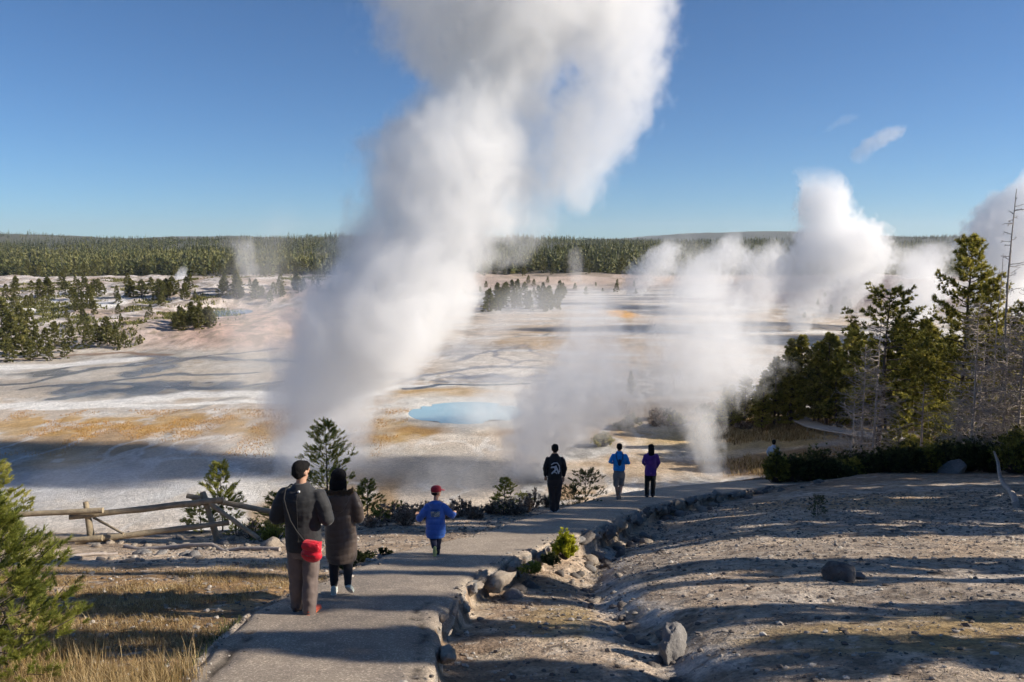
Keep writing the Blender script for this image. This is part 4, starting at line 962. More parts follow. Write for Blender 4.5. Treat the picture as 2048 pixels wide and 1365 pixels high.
def fuse(name, pieces, mat, voxel, smooth=4, fn=None, parent=None):
    """one continuous surface through all pieces"""
    V = []; F = []; n = 0
    for v, f in pieces: V.append(v); F += [tuple(int(i)+n for i in q) for q in f]; n += len(v)
    me = bpy.data.meshes.new(name); me.from_pydata([tuple(v) for v in np.concatenate(V)], [], F); me.update()
    o = bpy.data.objects.new(name, me); COL.objects.link(o)
    m = o.modifiers.new('r', 'REMESH'); m.mode = 'VOXEL'; m.voxel_size = voxel
    s = o.modifiers.new('s', 'SMOOTH'); s.iterations = smooth; s.factor = .5
    dg = bpy.context.evaluated_depsgraph_get(); me2 = bpy.data.meshes.new_from_object(o.evaluated_get(dg)); o.modifiers.clear(); o.data = me2; bpy.data.meshes.remove(me)
    co = np.empty(len(me2.vertices)*3, np.float32); me2.vertices.foreach_get('co', co); co = co.reshape(-1, 3)
    if fn is not None:
        no = np.empty(len(me2.vertices)*3, np.float32); me2.vertices.foreach_get('normal', no); no = no.reshape(-1, 3)
        co = co+no*fn(co)[:, None]; me2.vertices.foreach_set('co', co.astype(np.float32).ravel()); me2.update()
    me2.polygons.foreach_set('use_smooth', np.ones(len(me2.polygons), bool)); me2.materials.clear(); me2.materials.append(mat); me2.name = name
    o.parent = parent; return o
def folds(co, a=.006, sc=9, s=0):
    return a*2*(fbm(co[:, 0]*sc+co[:, 1]*sc*.7+s, co[:, 2]*sc*1.3, 3, 400+s)-.5)
def quilt(per, a, s=0, z0=0):
    def f(co):
        ph = ((co[:, 2]-z0+.012*np.sin(co[:, 0]*14+s))/per) % 1
        return a*(np.abs(np.sin(np.pi*ph))**.5-.75)+folds(co, .006, 10, s)
    return f
def hand(c, d, side, r=.0085, curl=.6):
    """palm and five separate bent fingers from the wrist c along d; side=+1 puts the thumb at +x"""
    c = np.array(c, float); d = np.array(d, float); d /= np.linalg.norm(d); x = np.array([side, 0, 0.]); x -= d*(x@d); x /= np.linalg.norm(x); n_ = np.cross(x, d)
    P = [limb([(*(c), .022), (*(c+d*.045), .026), (*(c+d*.085), .024)])]; P.append(ball(c+d*.055, (.038, .017, .04)))
    for i, (o_, L) in enumerate([(.030,.072),(.010,.080),(-.010,.075),(-.029,.058)]):
        a = c+d*.088+x*o_; b = a+d*L*.45; e = b+(d*math.cos(curl)+n_*math.sin(curl))*L*.33; g = e+(d*math.cos(curl*2)+n_*math.sin(curl*2))*L*.25
        P.append(limb([(*a, r*1.1), (*b, r), (*e, r*.92), (*g, r*.8)], 8))
    a = c+d*.03+x*.028; b = a+x*.026+d*.026; e = b+x*.006+d*.03+n_*.008; P.append(limb([(*a, r*1.35), (*b, r*1.15), (*e, r*.95)], 8))
    return P
SKIN = plain('skin', (.46,.27,.18), .55, .06, 20, .4, .05, .002)
HAIR = plain('black_hair', (.010,.009,.009), .8, .4, 60, .2, 1.0, .012)
def head_pieces(c, s=1, turn=0, tilt=0):
    """skull, jaw, nose, ears and brow about centre c; faces +Y before turning"""
    R = Euler((tilt, 0, turn)).to_matrix(); R = np.array(R)
    L = [ball((0,-.012,.018), (.076,.094,.098)), ball((0,.018,-.045), (.056,.066,.066)), ball((0,.062,-.078), (.028,.026,.022)), ball((0,.098,-.012), (.012,.020,.020)), ball((0,.092,.006), (.009,.014,.028)),
         ball((0,.080,.030), (.050,.016,.010)), ball((0,.082,-.048), (.024,.012,.010)), ball((.078,-.004,-.008), (.010,.020,.032)), ball((-.078,-.004,-.008), (.010,.020,.032)),
         ball((.030,.080,.014), (.014,.012,.010)), ball((-.030,.080,.014), (.014,.012,.010))]
    return [((v*s)@R.T+np.array(c), f) for v, f in L]
def xf(p, c, s=1, turn=0, tilt=0):
    R = np.array(Euler((tilt, 0, turn)).to_matrix()); return [((v*s)@R.T+np.array(c), f) for v, f in p]
def shoe(px_, py_, pz_, rz, L=.27, pitch=0, s=1):
    R = np.array(Euler((pitch, 0, rz)).to_matrix())
    P = [ball((0,-.03,.045), (.040,.055,.048)), ball((0,.06,.032), (.044,.085,.032)), ball((0,.13,.026), (.041,.045,.024)), ball((0,-.035,.085), (.038,.045,.04))]
    S = [ball((0,.055,.006), (.047,.095,.014)), ball((0,-.03,.006), (.040,.060,.014)), ball((0,.13,.007), (.043,.048,.013))]
    f = lambda Q: [((v*s)@R.T+np.array((px_, py_, pz_)), q) for v, q in Q]
    return f(P), f(S)
def person(u, v, rz, label, y=None):
    p = at(u, v) if y is None else Vector((atd(u, v, y).x, y, 0)); z = P0-P1*p.y
    o = empty('person', (p.x, p.y, z), rz); return tag(o, label, 'person')
def cloth(name, col, rough=.75, spec=.3, var=.15, sc=14, sheen=.15): return plain(name, col, rough, var, sc, spec, .25, .006, sheen)
slope_dz = lambda dy: -P1*dy

# --- man in the dark padded jacket
M = person(612, 1232, math.radians(-6), 'person in a dark padded jacket and brown trousers carrying a red shoulder bag')
hx = -.012; arms = {}
body = head_pieces((hx, .03, 1.615), 1.0, -.45, -.12)+[limb([(hx,.0,1.40,.062),(hx,.02,1.50,.056),(hx,.025,1.56,.054)]),
  ell_tube([(0,0,.84,.15,.105),(0,0,.95,.16,.11),(0,0,1.08,.145,.10),(0,0,1.25,.165,.115),(0,-.01,1.36,.175,.11),(0,-.005,1.43,.11,.08)]),
  limb([(-.19,0,1.37,.055),(-.265,-.03,1.22,.047),(-.29,-.02,1.11,.042)]), limb([(-.29,-.02,1.11,.042),(-.22,.14,1.08,.036),(-.13,.26,1.10,.028)]),
  limb([(.19,0,1.37,.055),(.26,-.03,1.22,.047),(.285,-.02,1.11,.042)]), limb([(.285,-.02,1.11,.042),(.21,.14,1.09,.036),(.12,.26,1.12,.028)]),
  limb([(-.095,0,.88,.085),(-.112,.03,.50,.055),(-.130,.05,.12,.042)]), limb([(.095,-.01,.88,.085),(.1,-.01,.50,.055),(.095,-.09,.12,.042)])]
body += hand((-.13,.26,1.10), (.6,.75,.1), 1)+hand((.12,.26,1.12), (-.6,.75,.1), -1)
fuse('body', body, SKIN, .008, 2, None, M)
hair = xf([ball((0,-.022,.045), (.086,.100,.085)), ball((0,-.045,.0), (.080,.072,.080)), ball((0,.04,.075), (.070,.055,.045))], (hx,.03,1.615), 1, -.45, -.12)
fuse('hair', hair, HAIR, .008, 9, lambda c: folds(c, .006, 30, 2)+folds(c, .003, 70, 5), M)
JK = cloth('charcoal_padding', (.025,.026,.028), .72, .3)
jk = [ell_tube([(0,0,.73,.195,.15),(0,0,.80,.205,.158),(0,0,.95,.20,.155),(0,0,1.08,.198,.15),(0,-.005,1.22,.215,.16),(0,-.01,1.33,.225,.155),(0,-.005,1.40,.19,.13),(0,0,1.45,.115,.095),(0,.01,1.50,.078,.078)]),
  limb([(-.19,-.005,1.365,.088),(-.25,-.03,1.25,.085),(-.295,-.035,1.10,.078)]), limb([(-.295,-.035,1.10,.078),(-.26,.06,1.075,.07),(-.19,.17,1.085,.055)]),
  limb([(.19,-.005,1.365,.088),(.25,-.03,1.25,.085),(.29,-.035,1.10,.078)]), limb([(.29,-.035,1.10,.078),(.25,.06,1.08,.07),(.18,.17,1.10,.055)])]
jacket = fuse('jacket', jk, JK, .011, 4, quilt(.075, .0045, 1), M)
seam = MB(); seam.tube(np.array([(0,-.150,.80),(0,-.158,1.0),(0,-.166,1.2),(0,-.170,1.33),(0,-.13,1.43)])+np.array([0,-.002,0]), .004, 5); link('back_seam', seam.mesh('back_seam', cloth('seam', (.012,.012,.013)), True), jacket)
fuse('neck_tag', [block((.015,-.128,1.435), (.011,.012,.010))], cloth('white_tag', (.7,.7,.68)), .004, 1, None, jacket)
TR = cloth('brown_trousers', (.155,.12,.105), .85)
tr = [ell_tube([(0,-.005,.66,.145,.11),(0,-.005,.78,.172,.13),(0,-.005,.92,.17,.125)]), limb([(-.092,0,.80,.102),(-.10,.02,.52,.088),(-.105,.035,.30,.082),(-.112,.045,.10,.083),(-.112,.048,.05,.083)]),
  limb([(.092,-.01,.80,.104),(.088,-.015,.52,.092),(.08,-.05,.30,.084),(.075,-.09,.10,.084),(.075,-.095,.06,.083)])]
fuse('trousers', tr, TR, .011, 4, lambda c: folds(c, .015, 7, 4), M)
SH1, SO1 = cloth('coral_red_shoe', (.62,.10,.055), .6), cloth('dark_sole', (.05,.045,.045), .7)
for x_, y_, r_, pit, m_ in ((-.132,.05,.25,0,cloth('brown_shoe', (.09,.055,.05))),(.098,-.085,-.22,-.05,SH1)):
    a_, b_ = shoe(x_, y_, slope_dz(y_)+.008, r_, pitch=pit); sh_ = fuse('shoe', a_, m_, .008, 3, None, M); fuse('sole', b_, SO1 if m_ is not SH1 else cloth('orange_sole', (.70,.16,.06)), .007, 2, None, sh_)
REDM = cloth('red_nylon', (.62,.010,.028), .5, .4, .1)
bag = empty('shoulder_bag', (0,0,0)); bag.location = M.matrix_basis@Vector((.165,-.185,.80)); bag.rotation_euler = (0,.07,math.radians(-6)-.12); tag(bag, 'red shoulder bag hanging at the hip of the person in a dark jacket', 'bag')
fuse('pouch', [block((0,0,.01), (.098,.035,.095)), ball((0,-.01,-.045), (.125,.065,.090)), ball((.01,-.01,.03), (.108,.055,.085))], REDM, .008, 7, lambda c: folds(c, .006, 14, 6), bag)
fuse('flap', [ball((0,-.050,.055), (.112,.022,.055)), block((0,-.045,.06), (.095,.012,.04))], REDM, .007, 6, lambda c: folds(c, .006, 16, 7), bag)
zp = MB(); zp.tube(np.array([(-.08,-.078,-.03),(0,-.084,-.035),(.08,-.078,-.03)]), .0035, 5); link('zip', zp.mesh('zip', cloth('zip_metal', (.10,.01,.015), .3), True), bag)
sb = MB(); Mi = (bag.matrix_basis.inverted() @ M.matrix_basis)
sp_ = [Mi@Vector(q) for q in [(.07,-.172,.90),(.0,-.185,1.0),(-.07,-.186,1.12),(-.11,-.182,1.25),(-.145,-.165,1.36),(-.15,-.10,1.445),(-.13,.02,1.47),(-.06,.13,1.40)]]; sb.tube(np.array([tuple(q) for q in sp_]), .010, 6); link('strap', sb.mesh('strap', cloth('black_strap', (.008,.008,.009)), True), bag)

# --- woman in the long brown coat
W = person(684, 1196, math.radians(4), 'person with black hair in a long brown quilted coat and pale trainers')
s_ = .93
body = head_pieces((.0, .02, 1.475), .93, -.15, -.05)+[limb([(0,.0,1.27,.052),(0,.01,1.36,.048),(0,.015,1.42,.046)]), ell_tube([(0,0,.78,.145,.10),(0,0,.9,.15,.105),(0,0,1.02,.125,.09),(0,0,1.18,.145,.10),(0,0,1.26,.15,.09),(0,0,1.32,.09,.07)]),
  limb([(-.16,0,1.26,.045),(-.21,-.02,1.12,.038),(-.215,.0,1.0,.034)]), limb([(-.215,.0,1.0,.034),(-.17,.12,.98,.03),(-.10,.2,.98,.024)]), limb([(.16,0,1.26,.045),(.22,-.03,1.12,.038),(.235,-.02,1.0,.034)]), limb([(.235,-.02,1.0,.034),(.20,.10,.95,.03),(.14,.19,.93,.024)]),
  limb([(-.085,0,.80,.08),(-.085,.02,.45,.052),(-.095,.02,.10,.036)]), limb([(.085,0,.80,.08),(.075,.04,.45,.052),(.095,-.13,.17,.036)])]
body += hand((-.10,.2,.98), (.7,.7,0), 1, .0078)+hand((.14,.19,.93), (-.5,.8,-.1), -1, .0078)
fuse('body', body, SKIN, .008, 2, None, W)
fuse('hair', xf([ball((0,-.018,.035), (.096,.106,.092)), ball((0,-.05,-.045), (.100,.075,.080)), ell_tube([(0,-.05,-.170,.092,.055),(0,-.055,-.10,.110,.072),(0,-.045,-.03,.105,.08),(0,-.03,.02,.09,.07)])], (.0,.02,1.485), 1, -.12, 0), HAIR, .008, 3, lambda c: folds(c, .005, 22, 8), W)
CT = cloth('brown_quilting', (.085,.062,.050), .5, .45)
ct = [ell_tube([(0.01,-.01,.44,.175,.15),(0.01,-.01,.50,.19,.16),(0.01,0,.70,.20,.165),(0,0,.90,.185,.15),(0,0,1.05,.17,.14),(0,0,1.20,.185,.14),(0,0,1.28,.175,.125),(0,0,1.33,.11,.10)]),
  limb([(-.16,0,1.25,.072),(-.21,-.02,1.12,.070),(-.215,-.005,.99,.066)]), limb([(-.215,-.005,.99,.066),(-.18,.08,.975,.058),(-.14,.14,.98,.05)]), limb([(.16,0,1.25,.072),(.225,-.03,1.12,.070),(.235,-.02,.98,.066)]), limb([(.235,-.02,.98,.066),(.21,.07,.95,.058),(.17,.13,.94,.05)])]
coat = fuse('coat', ct, CT, .011, 4, quilt(.080, .006, 3), W)
fuse('hood', [ball((0,-.095,1.26), (.135,.075,.10)), ball((0,-.125,1.19), (.10,.045,.10))], CT, .010, 4, lambda c: folds(c, .012, 9, 9), coat)
FUR = MB(); fc = []; fd = []
for i in range(420):
    a_ = random.uniform(-.25, math.pi+.25); c_ = np.array([.155*math.cos(a_), -.03-.125*math.sin(a_), 1.335+.015*math.sin(a_)+random.gauss(0, .012)]); fc.append(c_); d_ = c_-np.array([0,-.02,1.30])+np.random.default_rng(i).normal(size=3)*.05; fd.append(d_/np.linalg.norm(d_))
Vb, Fb, Tb = blades(np.array(fc), np.array(fd), 12, .035, .004, 1.0, np.random.default_rng(1), .5); 
link('fur_trim', mesh_np('fur_trim', Vb, Fb, foliage_mat('fur', (.10,.07,.04), (.26,.19,.12), (.42,.34,.24), .2), False, {'tint': Tb}), coat)
LG = cloth('black_leggings', (.022,.020,.024), .8)
fuse('leggings', [ell_tube([(0,0,.55,.135,.10),(0,0,.80,.155,.12)]), limb([(-.085,0,.60,.085),(-.088,.02,.42,.070),(-.094,.02,.22,.055),(-.096,.02,.12,.044)]), limb([(.08,0,.60,.085),(.078,.035,.42,.068),(.088,-.06,.28,.055),(.095,-.125,.19,.044)])], LG, .010, 3, lambda c: folds(c, .007, 10, 10), W)
SHW = cloth('pale_trainer', (.48,.54,.48), .6)
for x_, y_, z_, r_, pit in ((-.098,.0,0,.05,0),(.098,-.13,.085,-.25,-.75)):
    a_, b_ = shoe(x_, y_, slope_dz(y_)+z_+.008, r_, pitch=pit, s=.92); sh_ = fuse('shoe', a_, SHW, .008, 2, None, W); fuse('sole', b_, cloth('white_sole', (.66,.66,.62)), .007, 2, None, sh_)

# --- boy running in the blue coat
B = person(872, 1116, math.radians(5), 'child with a red cap in a long blue coat running down the path')
body = head_pieces((.02, .06, 1.045), .86, -.9, -.05)+[limb([(0.005,.02,.86,.045),(.012,.045,.94,.04),(.015,.055,.99,.038)]), ell_tube([(0,0,.50,.11,.085),(0,0.01,.65,.11,.085),(0,.02,.80,.12,.085),(0,.03,.88,.08,.06)]),
  limb([(-.11,.02,.83,.036),(-.20,.0,.72,.032),(-.25,.03,.62,.028)]), limb([(-.25,.03,.62,.028),(-.28,.13,.60,.022)]), limb([(.11,.02,.83,.036),(.20,0,.74,.032),(.26,.02,.66,.028)]), limb([(.26,.02,.66,.028),(.30,.12,.64,.022)]),
  limb([(-.055,0,.50,.06),(-.045,.02,.30,.045),(-.02,-.16,.19,.032)]), limb([(.055,0,.50,.06),(.04,.07,.28,.045),(.03,.04,.08,.032)])]
body += hand((-.28,.13,.60), (-.2,.9,.1), 1, .007)+hand((.30,.12,.64), (.1,.9,.1), -1, .007)
fuse('body', body, SKIN, .008, 2, None, B)
BL = cloth('royal_blue_padding', (.035,.13,.48), .5, .4)
bc = [ell_tube([(0.0,0,.31,.15,.12),(0,0,.38,.165,.13),(0,0.005,.58,.158,.125),(0,.015,.72,.15,.12),(0,.025,.83,.148,.11),(0,.03,.89,.09,.08)]),
  limb([(-.115,.02,.82,.062),(-.20,0,.71,.064),(-.26,.03,.61,.056)]), limb([(-.26,.03,.61,.056),(-.285,.09,.605,.045)]), limb([(.115,.02,.82,.062),(.20,0,.73,.064),(.27,.02,.655,.056)]), limb([(.27,.02,.655,.056),(.30,.08,.65,.045)])]
coatb = fuse('coat', bc, BL, .010, 4, quilt(.09, .006, 5), B)
fuse('hood', [ball((0,-.055,.885), (.115,.065,.055)), ball((0,-.08,.83), (.085,.04,.06))], BL, .009, 3, lambda c: folds(c, .010, 12, 11), coatb)
# pale printed patch across the upper back
PT = NT('patch_print'); oc = PT.n('ShaderNodeTexCoord').outputs['Object']; nz_ = PT.noise(oc, 26, 3, .6).outputs[0]
PT.surf(PT.mix(PT.ramp(nz_, [(.48,0),(.56,1)]), (.09,.15,.24), (.42,.46,.42)), .7)
fuse('back_patch', [block((0,-.128,.735), (.072,.010,.045), (.06,0,0))], PT.m, .006, 2, None, coatb)
NV = cloth('navy_trousers', (.018,.022,.05), .8)
fuse('trousers', [ell_tube([(0,0,.36,.10,.085),(0,0,.50,.12,.1)]), limb([(-.05,0,.42,.068),(-.045,.02,.30,.06),(-.03,-.10,.22,.05),(-.02,-.15,.19,.045)]), limb([(.05,0,.42,.07),(.042,.06,.28,.06),(.032,.05,.14,.05),(.03,.04,.10,.046)])], NV, .009, 3, lambda c: folds(c, .008, 12, 12), B)
a_, b_ = shoe(-.015,-.20,.16, .05, pitch=-1.35, s=.78); sh_ = fuse('shoe', a_, cloth('black_shoe', (.02,.02,.022)), .007, 2, None, B); fuse('sole', b_, cloth('lime_sole', (.55,.60,.25)), .006, 2, None, sh_)
a_, b_ = shoe(.03,.04,slope_dz(.04)+.006, -.1, pitch=0, s=.78); sh_ = fuse('shoe', a_, cloth('black_shoe', (.02,.02,.022)), .007, 2, None, B); fuse('sole', b_, cloth('grey_sole', (.2,.2,.2)), .006, 2, None, sh_)
RC = cloth('dark_red_cap', (.30,.016,.030), .75)
cap = fuse('cap', xf([ell_tube([(0,-.01,.015,.086,.100),(0,-.01,.055,.088,.102),(0,-.012,.095,.072,.085),(0,-.012,.118,.035,.042)])], (.02,.06,1.045), .92, -.95, -.05), RC, .007, 3, None, B)
fuse('brim', xf([ell_tube([(0,.105,.020,.062,.070,-.012),(0,.105,.030,.060,.068,-.012)])], (.02,.06,1.045), .92, -.95, -.05), RC, .006, 2, None, cap)
fuse('hair', xf([ball((0,-.045,-.01), (.074,.055,.05))], (.02,.06,1.045), .9, -.95, 0), HAIR, .007, 2, None, B)

# --- three walkers further down
def walker(u, v, rz, label, height, top, topcol, bottom, botcol, legs, armsp, hairfn, shoes, y=None, jw=1.0, hem=.80, voxel=.011, headturn=0, shoecol=(.03,.03,.035), solecol=(.3,.3,.3), shorts=False, bq=None, skin=SKIN, sleeve=1.0, hips=1.0):
    k = height/1.72; o = person(u, v, rz, label, y); S = lambda P_: [(np.asarray(a)*k, f) for a, f in P_]
    bd = head_pieces((0,.02,1.59), 1, headturn, -.05)+[limb([(0,0,1.38,.058),(0,.01,1.46,.052),(0,.015,1.53,.05)]), ell_tube([(0,0,.82,.15,.105),(0,0,.95,.15,.105),(0,0,1.08,.135,.095),(0,0,1.24,.155,.105),(0,0,1.35,.165,.10),(0,0,1.41,.10,.075)])]
    for side, (e, w_) in zip((-1, 1), armsp):
        bd += [limb([(side*.175,0,1.35,.05),(*e, .04)]), limb([(*e, .04), (*w_, .026)])]; dd = np.array(w_)-np.array(e); bd += hand(w_, dd, -side)
    for (a_, kn, an) in legs: bd += [limb([(*a_, .08), (*kn, .055), ((kn[0]+an[0])/2, (kn[1]+an[1])/2-.012, (kn[2]+an[2])/2+.05, .055), (*an, .036)])]
    fuse('body', S(bd), skin, .009, 2, None, o)
    fuse('hair', S(hairfn), HAIR if not isinstance(hairfn, tuple) else HAIR, .009, 2, lambda c: folds(c, .008, 28, 3), o)
    tp = [ell_tube([(0,0,hem,.175*jw,.135*jw),(0,0,hem+.06,.178*jw,.138*jw),(0,0,1.08,.172*jw,.13*jw),(0,0,1.24,.185*jw,.135*jw),(0,0,1.35,.185,.125),(0,0,1.41,.12,.095),(0,.01,1.47,.07,.07)])]
    for side, (e, w_) in zip((-1, 1), armsp):
        w2 = np.array(e)+(np.array(w_)-np.array(e))*.9; tp += [limb([(side*.165,0,1.345,.066),(*e, .057*sleeve)]), limb([(*e, .057*sleeve), (*w2, .042*sleeve)])]
    tpo = fuse(top, S(tp), cloth(top+'_cloth', topcol, .7), voxel, 4, (lambda c: folds(c, .013, 8, 15)), o)
    bt = [ell_tube([(0,0,.68,.13*hips,.10*hips),(0,0,.80,.16*hips,.125*hips),(0,0,.90,.155,.12)])]
    for (a_, kn, an) in legs:
        if shorts: bt += [limb([(a_[0], a_[1], .78, .095), ((a_[0]+kn[0])/2, (a_[1]+kn[1])/2, .62, .092), (kn[0], kn[1], kn[2]-.01, .085)])]
        else: bt += [limb([(a_[0], a_[1], .78, .095*hips), (*kn, .078*hips), ((kn[0]*.4+an[0]*.6), (kn[1]*.4+an[1]*.6), (kn[2]*.4+an[2]*.6), .068*hips), (an[0], an[1], an[2]-.02, .062*hips)])]
    fuse(bottom, S(bt), cloth(bottom+'_cloth', botcol, .85), voxel, 4, (lambda c: folds(c, .012, 9, 16)), o)
    for (x_, y_, z_, r_, pit) in shoes:
        a2, b2 = shoe(x_*k, y_*k, slope_dz(y_*k)+z_+.006, r_, pitch=pit); q = fuse('shoe', a2, cloth('walker_shoe', shoecol), .009, 2, None, o); fuse('sole', b2, cloth('walker_sole', solecol), .008, 2, None, q)
    return o, tpo, k
short_hair = [ball((0,-.015,1.632), (.086,.100,.088)), ball((0,-.04,1.585), (.080,.070,.07))]
o, tp, k = walker(1109, 1033, math.radians(4), 'person in a black sweatshirt with a white back print and dark loose trousers', 1.74, 'sweatshirt', (.014,.014,.016), 'trousers', (.042,.032,.030),
  [((-.085,0,.82),(-.06,.02,.45),(-.035,.0,.10)), ((.085,0,.82),(.075,.03,.45),(.045,.05,.10))], [((-.25,-.03,1.12),(-.225,.05,.90)), ((.25,-.03,1.12),(.225,.04,.88))], short_hair, [(-.035,0,0,.25,0),(.05,.05,0,-.3,0)], y=19.2, jw=1.02, hem=.84, solecol=(.55,.58,.6), hips=1.15)
# the white mark on its back: an arch with a slanting tail, as raised print
mk = []
def stroke(pts, r=.016):
    return [limb([(x, -.150-.0*abs(x), z, r) for x, z in pts], 8)]
mk += stroke([(-.10,1.24),(-.04,1.28),(.04,1.28),(.095,1.20),(.10,1.06)], .014)+stroke([(-.10,1.17),(-.03,1.18),(.0,1.11),(-.09,1.02)], .022)+stroke([(.005,1.20),(.04,1.12),(.075,1.02)], .020)+stroke([(-.095,1.02),(-.02,1.06),(.03,1.02)], .014)
fuse('back_print', [(v*k, f) for v, f in mk], cloth('white_print', (.62,.63,.65), .7), .008, 1, None, tp)
o, tp, k = walker(1237, 1008, math.radians(-4), 'person in a bright blue jacket and grey knee length shorts walking down the path', 1.70, 'jacket', (.02,.30,.75), 'shorts', (.27,.235,.215),
  [((-.085,0,.82),(-.08,.02,.45),(-.03,-.03,.10)), ((.085,0,.82),(.075,.08,.46),(.03,-.12,.17))], [((-.27,-.05,1.16),(-.20,.14,1.08)), ((.27,-.05,1.14),(.20,.14,1.07))], short_hair, [(-.03,-.03,0,.1,0),(.03,-.14,.09,-.1,-.7)], y=22.6, jw=1.02, hem=.90, shorts=True, shoecol=(.25,.22,.2))
sp2 = [limb([(-.09,-.02,1.44,.012),(-.10,-.125,1.36,.012),(-.06,-.155,1.2,.012)], 6), limb([(.09,-.02,1.44,.012),(.10,-.125,1.36,.012),(.06,-.155,1.2,.012)], 6)]
bp = empty('waist_pack', o.matrix_basis@Vector((0,0,0)), o.rotation_euler.z); tag(bp, 'small dark pack on the back of the walker in a bright blue jacket', 'bag')
fuse('pouch', [ball((0,-.165,1.16), (.055,.035,.10))], cloth('dark_pack', (.02,.05,.10)), .008, 2, None, bp); fuse('strap', sp2, cloth('dark_strap', (.03,.06,.10)), .006, 1, None, bp)
long_hair = [ball((0,-.015,1.632), (.092,.105,.092)), ell_tube([(0,-.06,1.30,.075,.045),(0,-.065,1.38,.092,.055),(0,-.05,1.50,.098,.075),(0,-.03,1.60,.094,.09)])]
walker(1300, 993, math.radians(3), 'person with long dark hair in a purple jacket and black trousers', 1.66, 'jacket', (.12,.035,.25), 'trousers', (.010,.010,.011),
  [((-.085,0,.82),(-.10,.02,.45),(-.10,.0,.10)), ((.085,0,.82),(.095,.02,.45),(.09,.03,.10))], [((-.245,-.03,1.13),(-.17,.12,1.02)), ((.25,-.03,1.13),(.21,.08,.93))], long_hair, [(-.10,0,0,.1,0),(.09,.03,0,-.1,0)], y=23.4, jw=1.05, hem=.72, hips=1.05)
walker(1545, 960, math.radians(-30), 'person in a white and blue top half hidden behind the leftmost dark shrub', 1.68, 'jacket', (.50,.53,.60), 'trousers', (.03,.05,.10),
  [((-.085,0,.82),(-.10,.02,.45),(-.10,.0,.10)), ((.085,0,.82),(.095,.02,.45),(.09,.03,.10))], [((-.25,-.03,1.14),(-.22,.10,.95)), ((.25,-.03,1.14),(.22,.10,.95))], short_hair, [(-.10,0,0,.1,0),(.09,.03,0,-.1,0)], y=32.2)
print('people', time.time()-T0)
